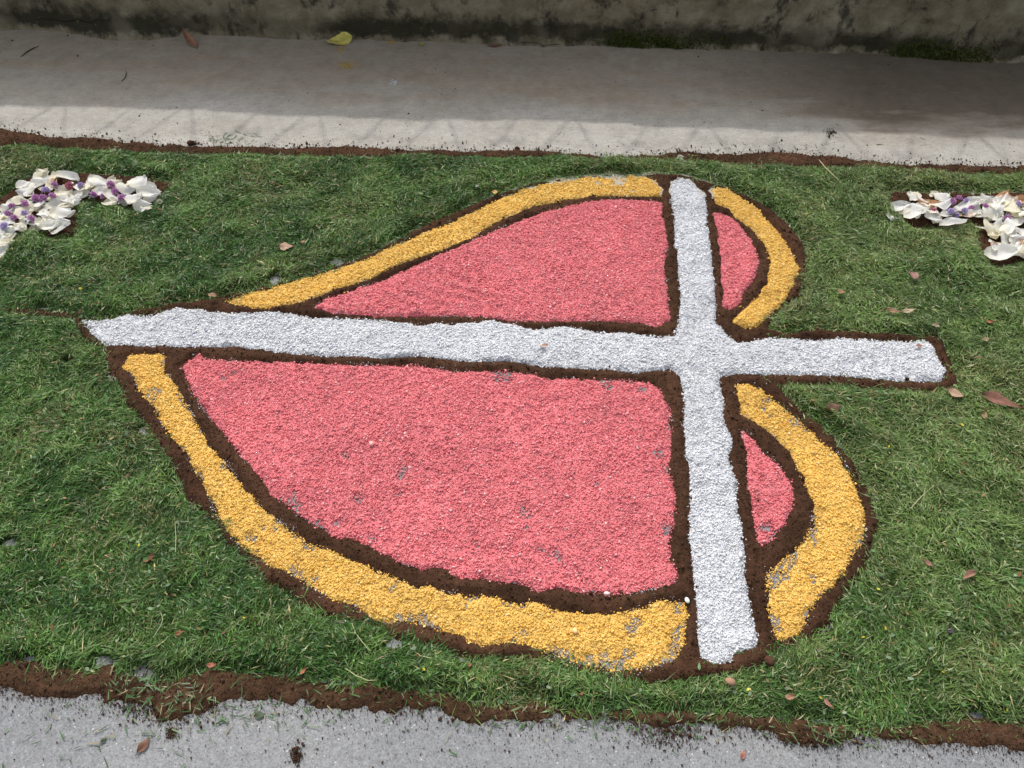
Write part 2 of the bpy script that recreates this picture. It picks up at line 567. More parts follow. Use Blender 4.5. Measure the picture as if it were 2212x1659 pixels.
def rail_pt(u, z):
    v = WO + WU * u - WN * 0.05
    return Vector((v.x, v.y, WALL_H + z))


def build_railing(uoff, period):
    root = bpy.data.objects.new('iron_railing', None); COL.objects.link(root)
    tag(root, 'thin black iron railing with slanted bars and scrolls on top of the wall', 'railing')
    HR = 0.36
    tube([rail_pt(-4.2, HR), rail_pt(4.2, HR)], 0.005, 'rail', M_IRON, root)
    tube([rail_pt(-4.2, 0.012), rail_pt(4.2, 0.012)], 0.005, 'rail', M_IRON, root)
    for k in range(-8, 9):
        u = uoff + k * period
        if abs(u) > 4: continue
        tube([rail_pt(u, 0), rail_pt(u, HR)], 0.004, 'baluster', M_IRON, root)
        tube([rail_pt(u - 0.012, 0.0), rail_pt(u - 0.26, HR)], 0.004, 'baluster', M_IRON, root)
        uc = u + period * 0.5
        tube([rail_pt(uc + 0.04, 0), rail_pt(uc - 0.19, HR)], 0.0036, 'baluster', M_IRON, root)
        for s in (-1, 1):
            c = (uc - 0.065 + s * 0.045, 0.19)
            pts = []
            for i in range(22):
                an = math.pi * (1.35 * i / 21 - 0.2)
                rad = 0.042 * (1 - 0.45 * i / 21)
                pts.append(rail_pt(c[0] - s * math.cos(an) * rad, c[1] + math.sin(an) * rad))
            tube(pts, 0.004, 'scroll', M_IRON, root)
    return root


PERIOD = 0.485
build_railing(0.06, PERIOD)

# ------------------------------------------------------------------ traced outlines (pixels of the 2212-wide view)
CROSS = [(178,694),(219,690),(273,682),(325,680),(376,668),(444,672),(513,677),(581,673),(632,678),(684,689),(752,687),(832,695),(900,702),(968,701),(1054,695),(1105,699),(1139,713),(1225,706),(1293,718),(1361,721),(1430,728),(1460,726),
 (1471,642),(1464,591),(1464,540),(1457,533),(1457,478),(1447,417),(1450,393),(1470,386),(1490,390),(1507,407),(1524,424),(1526,478),(1533,519),(1536,560),(1541,601),(1548,653),(1547,697),(1569,724),(1593,742),
 (1661,728),(1729,735),(1815,733),(1900,736),(1969,738),(1996,734),(2017,752),(2023,776),(2042,803),(2034,824),(1934,825),(1883,817),(1798,812),(1729,810),(1644,808),(1558,810),
 (1555,830),(1565,865),(1562,902),(1582,950),(1572,984),(1588,1035),(1593,1104),(1606,1160),(1610,1229),(1617,1297),(1627,1338),(1635,1396),(1586,1417),(1582,1432),(1541,1434),(1511,1420),(1507,1365),(1504,1297),(1494,1229),(1488,1160),(1490,1092),(1493,1036),(1482,984),(1476,916),(1478,865),(1471,813),
 (1447,798),(1378,807),(1310,798),(1242,798),(1173,793),(1088,779),(1020,784),(934,772),(832,774),(752,770),(684,770),(632,766),(581,759),(513,750),(410,749),(308,749),(229,745),(198,725)]
PINK_BIG = [(393,793),(410,776),(431,764),(444,776),(581,783),(684,786),(729,789),(831,791),(900,789),(985,803),(1105,801),(1190,820),(1310,820),(1395,825),(1426,840),(1447,882),(1452,950),(1447,1012),(1460,1070),(1457,1092),(1460,1133),(1450,1160),(1447,1212),(1466,1239),(1457,1259),(1413,1273),(1361,1283),(1259,1282),(1207,1270),(1156,1278),(1132,1263),(1071,1253),(1019,1249),(985,1247),(965,1229),(917,1229),(866,1218),(814,1189),(746,1160),(735,1164),(684,1140),(632,1102),(588,1070),(564,1036),(526,991),(495,950),(458,909),(431,871),(410,830)]
PINK_UP = [(680,666),(704,647),(729,639),(797,618),(883,584),(920,564),(1002,530),(1071,499),(1173,461),(1242,441),(1310,432),(1395,434),(1430,439),(1433,478),(1443,530),(1433,574),(1443,642),(1448,694),(1413,707),(1361,697),(1276,695),(1173,697),(1105,695),(1037,684),(934,685),(831,684),(763,680),(718,677)]
PINK_RU = [(1541,461),(1569,467),(1593,485),(1617,509),(1634,543),(1640,567),(1634,598),(1610,632),(1593,660),(1576,671),(1560,663),(1562,625),(1558,574),(1552,513)]
PINK_RL = [(1603,933),(1620,943),(1647,974),(1678,1005),(1705,1035),(1716,1070),(1709,1102),(1692,1136),(1668,1174),(1654,1182),(1640,1174),(1630,1133),(1623,1092),(1615,1025),(1613,984)]
YEL_UL = [(489,653),(530,635),(581,625),(649,605),(729,581),(797,560),(848,533),(934,499),(1019,461),(1071,434),(1139,407),(1207,393),(1276,383),(1395,383),(1419,396),(1430,410),(1428,424),(1378,424),(1276,424),(1207,434),(1139,451),(1071,482),(1019,513),(951,543),(883,564),(848,578),(797,605),(729,624),(684,642),(632,656),(581,668),(547,666),(513,660)]
YEL_UR = [(1534,413),(1548,405),(1575,413),(1610,434),(1637,454),(1668,489),(1695,519),(1713,555),(1724,581),(1712,615),(1695,649),(1661,683),(1637,707),(1606,709),(1582,697),(1600,677),(1634,646),(1658,612),(1664,574),(1658,540),(1647,523),(1620,492),(1589,472),(1576,451),(1548,441)]
YEL_LL = [(263,793),(280,769),(308,764),(342,765),(359,772),(355,806),(379,830),(393,858),(410,885),(420,912),(441,940),(451,964),(478,988),(495,1012),(513,1036),(533,1060),(564,1094),(581,1112),(615,1136),(660,1167),(718,1191),(797,1225),(866,1253),(900,1276),(927,1268),(968,1283),(1037,1287),(1088,1294),(1122,1305),(1173,1302),(1207,1321),(1276,1328),(1344,1326),(1385,1312),(1430,1297),(1481,1300),(1485,1331),(1476,1400),(1459,1428),(1395,1444),(1327,1451),(1293,1449),(1242,1434),(1190,1410),(1122,1393),(1088,1391),(1037,1394),(1009,1389),(1002,1376),(934,1358),(883,1345),(825,1345),(797,1331),(763,1307),(718,1294),(649,1253),(588,1225),(533,1191),(492,1150),(475,1123),(468,1100),(441,1053),(417,1018),(403,981),(369,947),(348,909),(328,878),(301,844),(290,813)]
YEL_LR = [(1587,830),(1613,829),(1647,841),(1675,868),(1709,895),(1746,926),(1784,964),(1815,994),(1842,1039),(1859,1087),(1866,1102),(1871,1143),(1856,1177),(1832,1218),(1808,1256),(1781,1283),(1757,1314),(1736,1352),(1729,1369),(1695,1384),(1675,1372),(1663,1331),(1658,1280),(1654,1239),(1695,1205),(1729,1174),(1753,1136),(1757,1092),(1750,1070),(1729,1018),(1702,974),(1675,947),(1640,916),(1600,895)]
HEART = [(160,689),(205,687),(290,673),(369,658),(437,648),(492,637),(554,624),(632,607),(718,581),(763,564),(831,533),(900,496),(968,465),(1019,444),(1071,424),(1156,396),(1225,386),(1310,378),(1378,378),(1447,378),(1477,379),(1524,393),(1545,398),(1593,415),(1634,436),(1668,458),(1702,485),(1726,516),(1740,547),(1741,570),(1740,608),(1722,646),(1695,660),(1668,687),(1658,711),(1695,721),(1764,713),(1866,718),(1952,724),(2016,728),(2037,745),(2047,772),(2061,806),(2068,837),(2003,847),(1951,844),(1866,837),(1798,832),(1678,832),(1695,854),(1740,895),(1774,919),(1801,947),(1825,977),(1852,1012),(1873,1053),(1887,1094),(1897,1119),(1893,1147),(1883,1184),(1866,1229),(1842,1259),(1811,1300),(1784,1352),(1736,1382),(1675,1403),(1647,1434),(1593,1451),(1524,1461),(1470,1474),(1412,1475),(1344,1464),(1276,1454),(1225,1441),(1173,1425),(1088,1420),(1019,1420),(951,1393),(866,1376),(814,1355),(718,1331),(649,1304),(581,1256),(530,1205),(485,1167),(461,1126),(427,1095),(410,1087),(390,1036),(355,977),(308,909),(273,878),(260,837),(229,796),(219,752),(181,735),(164,701)]
TOP_A = [(-700,215),(-300,240),(0,280),(68,292),(137,302),(205,301),(273,309),(342,313),(410,318),(478,319),(547,321),(649,319),(763,319),(866,326),(968,328),(1071,328),(1139,328),(1207,330),(1310,343),(1412,337),(1470,328),(1558,337),(1661,331),(1746,337),(1832,345),(1934,357),(2071,360),(2212,362),(2500,372),(3000,392)]
TOP_B = [(-700,262),(-300,290),(0,318),(68,313),(137,323),(239,328),(342,333),(444,337),(581,337),(756,342),(900,337),(1071,342),(1207,338),(1310,345),(1412,345),(1558,354),(1730,362),(1866,362),(2037,374),(2212,379),(2500,388),(3000,410)]
BOT_A = [(-700,1385),(-300,1410),(0,1434),(85,1425),(171,1451),(256,1444),(325,1468),(461,1447),(581,1454),(684,1471),(780,1478),(900,1488),(968,1502),(1054,1519),(1173,1517),(1242,1536),(1344,1533),(1456,1533),(1593,1540),(1695,1553),(1798,1560),(1883,1570),(1969,1557),(2071,1550),(2212,1560),(2500,1580),(3000,1610)]
BOT_B = [(-700,1435),(-300,1460),(0,1485),(102,1502),(239,1500),(308,1519),(359,1550),(444,1533),(513,1499),(615,1505),(701,1519),(756,1533),(787,1517),(849,1536),(934,1526),(1037,1550),(1139,1550),(1225,1543),(1327,1553),(1395,1570),(1456,1577),(1524,1560),(1610,1570),(1712,1594),(1781,1605),(1849,1587),(1934,1598),(2037,1598),(2140,1605),(2212,1625),(2500,1640),(3000,1665)]
LINE_L = [(-300,648),(0,664),(70,669),(170,678),(172,694),(70,682),(0,676),(-300,660)]


def zl(pts): return [(x * 0.1709, 324 + y * 0.1709) for x, y in pts]


def zr(pts): return [(1890 + x * 0.1455, 378 + y * 0.1455) for x, y in pts]


MOT_L = zl([(-260,1050),(-180,800),(60,600),(380,370),(750,285),(1080,310),(1550,340),(1900,365),(2180,400),(2120,500),(1930,690),(1850,790),(1700,780),(1450,690),(1050,640),(970,650),(970,900),(990,1060),(900,1130),(620,1110),(550,1020),(380,1040),(230,1080),(140,1160),(60,1350),(-60,1450),(-200,1380)])
MOT_R = zr([(230,270),(700,270),(1300,275),(1900,270),(2300,280),(2480,330),(2520,600),(2500,1000),(2440,1200),(2300,1300),(2000,1350),(1760,1370),(1600,1200),(1550,960),(1560,780),(1380,650),(1330,690),(1000,790),(560,810),(430,690),(290,520),(210,380)])

sd_cross = sdf(GA(CROSS)); sd_salt_all = sd_cross.copy()
SD = {}
for nm, pl in (('PINK_BIG', PINK_BIG), ('PINK_UP', PINK_UP), ('PINK_RU', PINK_RU), ('PINK_RL', PINK_RL), ('YEL_UL', YEL_UL), ('YEL_UR', YEL_UR), ('YEL_LL', YEL_LL), ('YEL_LR', YEL_LR)):
    SD[nm] = sdf(GA(pl)); sd_salt_all = np.maximum(sd_salt_all, SD[nm])
sd_heart = sdf(GA(HEART))
sd_line = sdf(GA(LINE_L)); sd_ml = sdf(GA(MOT_L)); sd_mr = sdf(GA(MOT_R))
sd_top = sdf(GA(TOP_A + TOP_B[::-1])); sd_bot = sdf(GA(BOT_A + BOT_B[::-1]))
sd_strip = sdf(GA(TOP_B + BOT_A[::-1]))
sd_soil_h = np.minimum(sd_heart + 0.006, 0.0035 - sd_salt_all)
sd_cut = np.maximum.reduce([sd_heart, sd_line, sd_ml, sd_mr])
sd_grass = np.minimum(sd_strip, -sd_cut - 0.003)

# ------------------------------------------------------------------ soil
SOIL_C = np.array((0.053, 0.0285, 0.016))


def soil(name, sd, label, thick=0.011, bare=0.0, seed=0, dens=62000, edge=0.008, red=1.0, bright=1.0, spread=0.012, kind='stuff'):
    box = bbox_of(sd)

    def h(X, Y):
        s = samp(sd, X, Y) + fbm(X, Y, 0.03, seed + 3, 3) * edge
        t = thick * sstep(-0.002, 0.022, s) * (0.8 + 1.0 * fbm(X, Y, 0.08, seed + 5, 2)) + fbm(X, Y, 0.014, seed + 9, 2) * 0.003 * sstep(0, 0.01, s)
        if bare:
            t = t - bare * sstep(0.12, 0.42, fbm(X, Y, 0.16, seed + 12, 3))
        return t - 0.0025 * (1 - sstep(-0.004, 0.004, s)) - 0.0005

    def cf(x, y):
        v = 1 + 0.5 * fbm(x, y, 0.12, seed + 20, 3)
        c = SOIL_C[None] * v[:, None]
        c[:, 0] *= red
        return c * bright
    o = sheet(name, h, box, 0.005, cf, M_SOIL, -0.002)
    tag(o, label, 'soil', kind=kind)
    area = (box[1] - box[0]) * (box[3] - box[2])
    n = int(area * dens)
    x = RNG.uniform(box[0], box[1], n); y = RNG.uniform(box[2], box[3], n)
    s = samp(sd, x, y) + fbm(x, y, 0.03, seed + 3, 3) * edge
    pr = np.where(s > 0, 0.5, np.exp(s / spread * 2.0) * 0.35)
    k = (RNG.random(n) < pr) & (s > -0.1)
    x, y, s = x[k], y[k], s[k]
    hh = np.maximum(h(x, y), 0)
    r = 0.0010 * np.exp(RNG.normal(0, 0.5, len(x)))
    r = np.minimum(r, 0.007)
    big = RNG.random(len(x)) < 0.004
    r = np.where(big & (s > -0.01), r * 2.6, r)
    c = SOIL_C[None] * RNG.uniform(0.6, 1.5, (len(x), 1)) * np.array((red, 1, 1))[None] * bright
    g = lumps(np.stack([x, y, hh + r * 0.5], 1), r, c, 'soil_crumbs', M_SOIL, o, smooth=True)
    tag(g, kind='stuff')
    return o


soil('soil_outline', sd_soil_h, 'dark brown soil outlining the salt heart and cross', 0.011, 0.0, 1, bright=0.95, red=1.1)
soil('soil_border', sd_top + 0.010, 'reddish brown soil strip between the sunlit pavement and the cut grass', 0.010, 0.0, 2, edge=0.014, red=1.05, bright=1.3, spread=0.02)
soil('soil_border', sd_bot + 0.005, 'brown soil strip between the cut grass and the grey road', 0.008, 0.003, 3, edge=0.022, bright=1.2, spread=0.03, dens=80000)
soil('soil_line', sd_line + 0.007, 'thin brown soil line running through the grass to the heart tip', 0.007, 0.005, 4)
soil('soil_bed', sd_ml + 0.010, 'brown soil bed under the petals beyond the heart tip', 0.010, 0.0, 5, red=1.1)
soil('soil_bed', sd_mr + 0.008, 'brown soil bed under the petals beyond the cross foot', 0.010, 0.0, 6, red=1.1)


# ------------------------------------------------------------------ salt
def salt(name, sd, label, main, lights, darks, thick=0.007, hole=0.0, seed=0, dens=118000, size=0.00165, base=None, pebbles=0.002, peb_col=None, ledge=0.010, furrow=0.0):
    box = bbox_of(sd)

    def sn(X, Y):
        return samp(sd, X, Y) + fbm(X, Y, 0.028, seed + 3, 3) * ledge

    def holes(X, Y):
        e = 0.20 * (1 - sstep(0.01, 0.06, samp(sd, X, Y)))
        return sstep(0.16, 0.80, fbm(X, Y, 0.045, seed + 41, 5) + 0.4 * fbm(X, Y, 0.3, seed + 45, 2) + e) * hole

    def h(X, Y):
        s = sn(X, Y) + 0.004
        t = thick * sstep(-0.001, 0.016, s) * (0.75 + 0.8 * fbm(X, Y, 0.09, seed + 6, 2)) + fbm(X, Y, 0.018, seed + 8, 2) * 0.004 * sstep(0, 0.012, s)
        if furrow:
            w = 2 * math.pi * (X * 0.35 + Y + 0.05 * fbm(X, Y, 0.2, seed + 60, 2)) / 0.042
            t = t + furrow * np.sin(w) * sstep(0.02, 0.06, s) * sstep(-0.15, 0.25, fbm(X, Y, 0.22, seed + 61, 2))
        return t - holes(X, Y) * (thick * 1.5 + 0.003) - 0.003 * (1 - sstep(-0.003, 0.006, s)) - 0.001
    bc = np.array(base if base is not None else main)
    o = sheet(name, h, box, 0.0055, lambda x, y: bc[None] * (1 + 0.16 * fbm(x, y, 0.1, seed + 30, 3))[:, None], M_SALT_BASE, -0.002)
    tag(o, label, 'salt')
    area = (box[1] - box[0]) * (box[3] - box[2])
    n = int(area * dens)
    x = RNG.uniform(box[0], box[1], n); y = RNG.uniform(box[2], box[3], n)
    s = sn(x, y)
    pr = np.where(s > 0, 1.0, np.exp(s / 0.0034) * 0.75 + 0.018 * np.exp(s / 0.012)) * (1 - 0.55 * holes(x, y))
    k = (RNG.random(n) < pr) & (s > -0.03)
    x, y = x[k], y[k]
    m = len(x)
    r = np.minimum(size * np.exp(RNG.normal(0, 0.40, m)), 0.0042)
    peb = RNG.random(m) < pebbles
    r = np.where(peb, RNG.uniform(0.0026, 0.0048, m), r)
    z = np.maximum(h(x, y), 0) + r * RNG.uniform(-0.1, 0.55, m)
    c = np.tile(np.array(main), (m, 1)) * RNG.uniform(0.92, 1.07, (m, 1))
    c *= (1 + 0.18 * fbm(x, y, 0.13, seed + 50, 3) + 0.22 * fbm(x, y, 0.020, seed + 55, 2))[:, None]
    q = RNG.random(m)
    c[q < 0.13] = np.array(lights)[None] * RNG.uniform(0.9, 1.1, ((q < 0.13).sum(), 1))
    c[q > 0.88] = np.array(darks)[None] * RNG.uniform(0.85, 1.15, ((q > 0.88).sum(), 1))
    c[peb] = np.array(peb_col if peb_col is not None else lights)[None] * RNG.uniform(0.9, 1.08, (peb.sum(), 1))
    c = np.clip(c, 0, 0.92)
    g = lumps(np.stack([x, y, z], 1), r, c, 'salt_grains', M_SALT, o, smooth=True)
    tag(g, kind='stuff')
    return o


WH = dict(main=(0.655, 0.668, 0.692), lights=(0.78, 0.78, 0.79), darks=(0.52, 0.525, 0.54), base=(0.60, 0.61, 0.64), peb_col=(0.80, 0.76, 0.70))
PK = dict(main=(0.67, 0.188, 0.206), lights=(0.77, 0.34, 0.35), darks=(0.60, 0.125, 0.14), base=(0.69, 0.18, 0.20), peb_col=(0.82, 0.48, 0.46))
YE = dict(main=(0.77, 0.475, 0.108), lights=(0.82, 0.58, 0.21), darks=(0.68, 0.37, 0.06), base=(0.72, 0.46, 0.115), peb_col=(0.88, 0.64, 0.34))
salt('salt_cross', sd_cross, 'large white coarse salt cross laid across the salt heart', **WH, thick=0.009, hole=0.3, seed=101, pebbles=0.003)
salt('pink_salt_panel', SD['PINK_BIG'], 'largest pink salt panel, wide wedge inside the long yellow curve beside the road', **PK, thick=0.006, hole=0.45, seed=102, pebbles=0.0016)
salt('pink_salt_panel', SD['PINK_UP'], 'pink salt wedge with furrowed surface on the pavement side of the cross', **PK, thick=0.009, seed=103, furrow=0.0022)
salt('pink_salt_panel', SD['PINK_RU'], 'small pink salt crescent inside the yellow arc on the pavement side', **PK, thick=0.009, seed=104)
salt('pink_salt_panel', SD['PINK_RL'], 'small pink salt crescent inside the yellow arc on the road side', **PK, thick=0.006, hole=0.5, seed=105)
salt('yellow_salt_band', SD['YEL_UL'], 'thin yellow salt band curving from the heart tip beside the pink furrowed wedge', **YE, thick=0.008, hole=0.15, seed=106)
salt('yellow_salt_band', SD['YEL_UR'], 'short yellow salt arc rounding the heart lobe nearest the pavement', **YE, thick=0.009, seed=107)
salt('yellow_salt_band', SD['YEL_LL'], 'longest yellow salt band curving along the roadside edge of the big pink panel', **YE, thick=0.006, hole=0.7, seed=108, pebbles=0.0015)
salt('yellow_salt_band', SD['YEL_LR'], 'broad yellow salt arc rounding the heart lobe nearest the road', **YE, thick=0.007, hole=0.55, seed=109, pebbles=0.0015)


def residue():
    """thin white salt dust left along the edges of the yellow and pink fields"""
    P, r = [], []
    for nm, w in (('YEL_LL', 0.009), ('YEL_LR', 0.008), ('PINK_BIG', 0.007), ('YEL_UL', 0.006), ('PINK_RL', 0.007), ('PINK_UP', 0.005)):
        sd = SD[nm]; bx = bbox_of(sd)
        n = int((bx[1] - bx[0]) * (bx[3] - bx[2]) * 160000)
        x = RNG.uniform(bx[0], bx[1], n); y = RNG.uniform(bx[2], bx[3], n)
        s_ = samp(sd, x, y)
        k = (s_ < 0.004) & (s_ > -0.02) & (RNG.random(len(x)) < 0.5 * np.exp(-np.abs(s_ + 0.002) / (w * 0.5)) * sstep(0.08, 0.42, fbm(x, y, 0.07, 401, 4)))
        x, y = x[k], y[k]
        q = 0.0008 * np.exp(RNG.normal(0, 0.45, len(x)))
        z = np.where(samp(sd_soil_h, x, y) > 0.004, 0.006, 0.001)
        P.append(np.stack([x, y, z + q * 0.5], 1)); r.append(q)
    P = np.concatenate(P); r = np.concatenate(r)
    o = lumps(P, r, np.array((0.70, 0.71, 0.74))[None] * RNG.uniform(0.7, 1.1, (len(P), 1)), 'salt_dust', M_SALT, None)
    tag(o, 'white salt dust along the edges of the coloured salt fields', 'salt', kind='stuff')


residue()


def spill(name, px, py, ax, ay, n, main, label, size=0.0013):
    cx, cy = G(px, py)
    x = cx + RNG.normal(0, ax, n); y = cy + RNG.normal(0, ay, n)
    r = size * np.exp(RNG.normal(0, 0.3, n))
    c = np.clip(np.array(main)[None] * RNG.uniform(0.75, 1.15, (n, 1)), 0, 0.9)
    o = lumps(np.stack([x, y, r * 0.6 + 0.0025], 1), r, c, name, M_SALT, None)
    return tag(o, label, 'salt', kind='stuff')


spill('salt_spill', 750, 143, 0.020, 0.016, 260, (0.62, 0.42, 0.10), 'spilled yellow grains on the shaded pavement below the yellow leaf')
spill('salt_spill', 735, 108, 0.010, 0.020, 70, (0.62, 0.40, 0.08), 'few yellow grains beside the yellow leaf at the wall')
spill('salt_spill', 846, 92, 0.012, 0.010, 90, (0.62, 0.40, 0.06), 'small heap of yellow grains at the wall foot')
spill('salt_spill', 851, 180, 0.008, 0.010, 110, (0.75, 0.77, 0.8), 'small white salt splash on the shaded pavement', 0.0012)

# ------------------------------------------------------------------ cut grass
BARE = [G(a, b_) + (r_,) for a, b_, r_ in [(154,779,.022),(239,813,.014),(314,933,.022),(386,1029,.020),(407,1063,.018),(92,668,.02),(598,603,.02),(725,566,.02),(58,1430,.02),(226,1430,.025),(308,1451,.025),(855,1386,.02),(992,1423,.018),(30,1172,.02),(1786,1352,.018),(2118,1558,.02),(20,737,.012)]]


def bare_f(X, Y):
    m = np.zeros(np.shape(X))
    wob = fbm(X, Y, 0.03, 301, 2)
    for bx, by, br in BARE:
        d = np.hypot((X - bx) * 0.75, Y - by) / (br * 0.8) + wob * 1.3
        m = np.maximum(m, 1 - sstep(0.6, 1.15, d))
    return m


def grass_h(X, Y):
    s = samp(sd_grass, X, Y) + fbm(X, Y, 0.05, 203, 3) * 0.014
    t = (0.010 + 0.026 * np.clip(fbm(X, Y, 0.085, 205, 3) + 0.28, 0, 1)) * sstep(-0.004, 0.035, s)
    bare = bare_f(X, Y)
    return t * (1 - bare) - 0.004 * (1 - sstep(-0.006, 0.004, s)) - 0.001 - bare * 0.003


def grass():
    box = bbox_of(sd_grass)
    def bed_col(x, y):
        v = 1 + 0.7 * fbm(x, y, 0.09, 210, 3)
        return np.array((0.034, 0.054, 0.013))[None] * v[:, None]
    o = sheet('grass_clippings', grass_h, box, 0.0095, bed_col, M_GBASE, -0.002)
    tag(o, 'layer of fresh cut grass clippings around the salt heart', 'grass', kind='stuff')
    n = int((box[1] - box[0]) * (box[3] - box[2]) * 86000)
    x = RNG.uniform(box[0], box[1], n); y = RNG.uniform(box[2], box[3], n)
    s = samp(sd_grass, x, y) + fbm(x, y, 0.05, 203, 3) * 0.014
    bare = bare_f(x, y)
    # thin out beyond the edges of the view
    hw = 0.683 * (y * CP + CAM_H * SP) + 0.12
    outside = sstep(0.0, 0.35, np.abs(x) - hw)
    k = (RNG.random(n) < np.where(s > 0, 1.0, np.exp(s / 0.010)) * (1 - 0.85 * bare) * (1 - 0.55 * outside)) & (s > -0.04)
    x, y, s = x[k], y[k], s[k]
    n = len(x)
    h = np.maximum(grass_h(x, y), 0) + RNG.uniform(0.000, 0.007, n)
    flow = fbm(x, y, 0.16, 220, 2) * 6.0
    az = np.where(RNG.random(n) < 0.5, flow + RNG.normal(0, 0.5, n), RNG.uniform(0, 2 * math.pi, n))
    L = np.clip(0.0175 * np.exp(RNG.normal(0, 0.50, n)), 0.006, 0.075)
    W = np.clip(0.00080 * np.exp(RNG.normal(0, 0.35, n)), 0.0005, 0.0028)
    slope = RNG.normal(0.06, 0.26, n)
    d = np.stack([np.cos(az) * np.cos(slope), np.sin(az) * np.cos(slope), np.sin(slope)], 1)
    roll = RNG.normal(0, 0.7, n)
    side0 = np.stack([-np.sin(az), np.cos(az), np.zeros(n)], 1)
    up = np.cross(d, side0)
    side = side0 * np.cos(roll)[:, None] + up * np.sin(roll)[:, None]
    C = np.stack([x, y, h], 1)
    bend = RNG.normal(0, 0.09, n)[:, None] * side0 * L[:, None] + RNG.normal(0.02, 0.09, n)[:, None] * np.array((0, 0, 1.0)) * L[:, None]
    A = C - d * (L / 2)[:, None]; B = C + d * (L / 2)[:, None] + bend * 0.5
    Cm = C - bend * 0.4
    lo = 0.0015
    A[:, 2] = np.maximum(A[:, 2], lo); B[:, 2] = np.maximum(B[:, 2], lo); Cm[:, 2] = np.maximum(Cm[:, 2], lo)
    w = side * W[:, None]
    w = w * 1.25
    V = np.stack([A, Cm - w, Cm + w, B], 1).reshape(-1, 3)
    T = np.array([(0, 2, 1), (1, 2, 3)])
    F = (T[None] + (np.arange(n) * 4)[:, None, None]).reshape(-1, 3)
    g1 = np.array((0.062, 0.162, 0.024)); g2 = np.array((0.138, 0.245, 0.055)); g3 = np.array((0.034, 0.095, 0.016)); ol = np.array((0.165, 0.155, 0.055)); st = np.array((0.42, 0.36, 0.18))
    t = np.clip(0.48 + 1.9 * fbm(x, y, 0.08, 231, 3), 0, 1)[:, None]
    c = g3 * (1 - t) + g2 * t
    q = RNG.random((n, 1))
    c = np.where(q < 0.35, g1, c)
    oln = np.clip(0.09 + 0.6 * fbm(x, y, 0.14, 237, 3), 0.03, 0.5)[:, None]
    for (qx, qy, sx_, sy_, am) in ((60, 360, 0.14, 0.12, 0.5), (650, 400, 0.16, 0.08, 0.25), (110, 600, 0.25, 0.08, 0.2), (1960, 880, 0.25, 0.06, 0.3)):   # drier, yellowed patches
        cx_, cy_ = G(qx, qy)
        oln = np.maximum(oln, (am * np.exp(-((x - cx_) / sx_) ** 2 - ((y - cy_) / sy_) ** 2))[:, None])
    c = np.where(RNG.random((n, 1)) < oln, ol, c)
    c = np.where(RNG.random((n, 1)) < 0.03, st, c)
    c = c * RNG.uniform(0.6, 1.5, (n, 1))
    pale = RNG.random(n) < 0.035 + 0.06 * np.clip(x + 0.3, 0, 1)  # extra blades coloured pale as painted sheen, more of them to the right
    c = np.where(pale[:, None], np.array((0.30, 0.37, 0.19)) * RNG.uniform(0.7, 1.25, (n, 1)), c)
    dry = np.clip(0.17 + 0.28 * x + 0.5 * fbm(x, y, 0.3, 239, 2), 0, 0.75)[:, None]      # patchy drying, plus sheen painted into the colour that grows to the right
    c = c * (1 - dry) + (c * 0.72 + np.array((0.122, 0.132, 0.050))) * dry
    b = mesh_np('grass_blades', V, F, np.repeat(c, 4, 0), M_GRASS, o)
    tag(b, kind='stuff')
    # small round weed leaflets mixed in, mostly on the road side
    m = 9000
    x = RNG.uniform(box[0], box[1], m); y = RNG.uniform(box[2], box[3], m)
    s = samp(sd_grass, x, y)
    k = (s > 0.0) & (RNG.random(m) < np.exp(-(y - 0.45) / 0.5))
    x, y = x[k], y[k]; m = len(x)
    z = np.maximum(grass_h(x, y), 0) + RNG.uniform(0.006, 0.011, m)
    ang = np.linspace(0, 2 * math.pi, 7)[:-1]
    el = np.stack([np.cos(ang), np.sin(ang) * 0.62, np.zeros(6)], 1)
    rr = RNG.uniform(0.003, 0.0065, m)
    az = RNG.uniform(0, 6.28, m); tx = RNG.normal(0, 0.35, m); ty = RNG.normal(0, 0.35, m)
    lx = el[None, :, 0] * rr[:, None]; ly = el[None, :, 1] * rr[:, None]
    V = np.stack([x[:, None] + lx * np.cos(az)[:, None] - ly * np.sin(az)[:, None], y[:, None] + lx * np.sin(az)[:, None] + ly * np.cos(az)[:, None], z[:, None] + lx * tx[:, None] + ly * ty[:, None]], -1).reshape(-1, 3)
    T = np.array([(0, 1, 2), (0, 2, 3), (0, 3, 4), (0, 4, 5)])
    F = (T[None] + (np.arange(m) * 6)[:, None, None]).reshape(-1, 3)
    c = np.where(RNG.random((m, 1)) < 0.12, np.array((0.20, 0.27, 0.16)), np.array((0.06, 0.15, 0.035))) * RNG.uniform(0.7, 1.3, (m, 1))
    c = np.where(RNG.random((m, 1)) < 0.03, np.array((0.62, 0.50, 0.03)), c)
    lf = mesh_np('weed_leaflets', V, F, np.repeat(c, 6, 0), M_GRASS, o)
    tag(lf, kind='stuff')
    # tiny brown leaf scraps caught in the grass
    m = 1100
    x = RNG.uniform(box[0], box[1], m); y = RNG.uniform(box[2], box[3], m)
    k = samp(sd_grass, x, y) > 0.004
    x, y = x[k], y[k]; m = len(x)
    z = np.maximum(grass_h(x, y), 0) + RNG.uniform(0.005, 0.011, m)
    rr = RNG.uniform(0.002, 0.006, m)
    az = RNG.uniform(0, 6.28, m); tx = RNG.normal(0, 0.4, m); ty = RNG.normal(0, 0.4, m)
    lx = el[None, :, 0] * rr[:, None] * RNG.uniform(0.7, 1.5, (m, 6)); ly = el[None, :, 1] * rr[:, None] * RNG.uniform(0.5, 1.2, (m, 6))
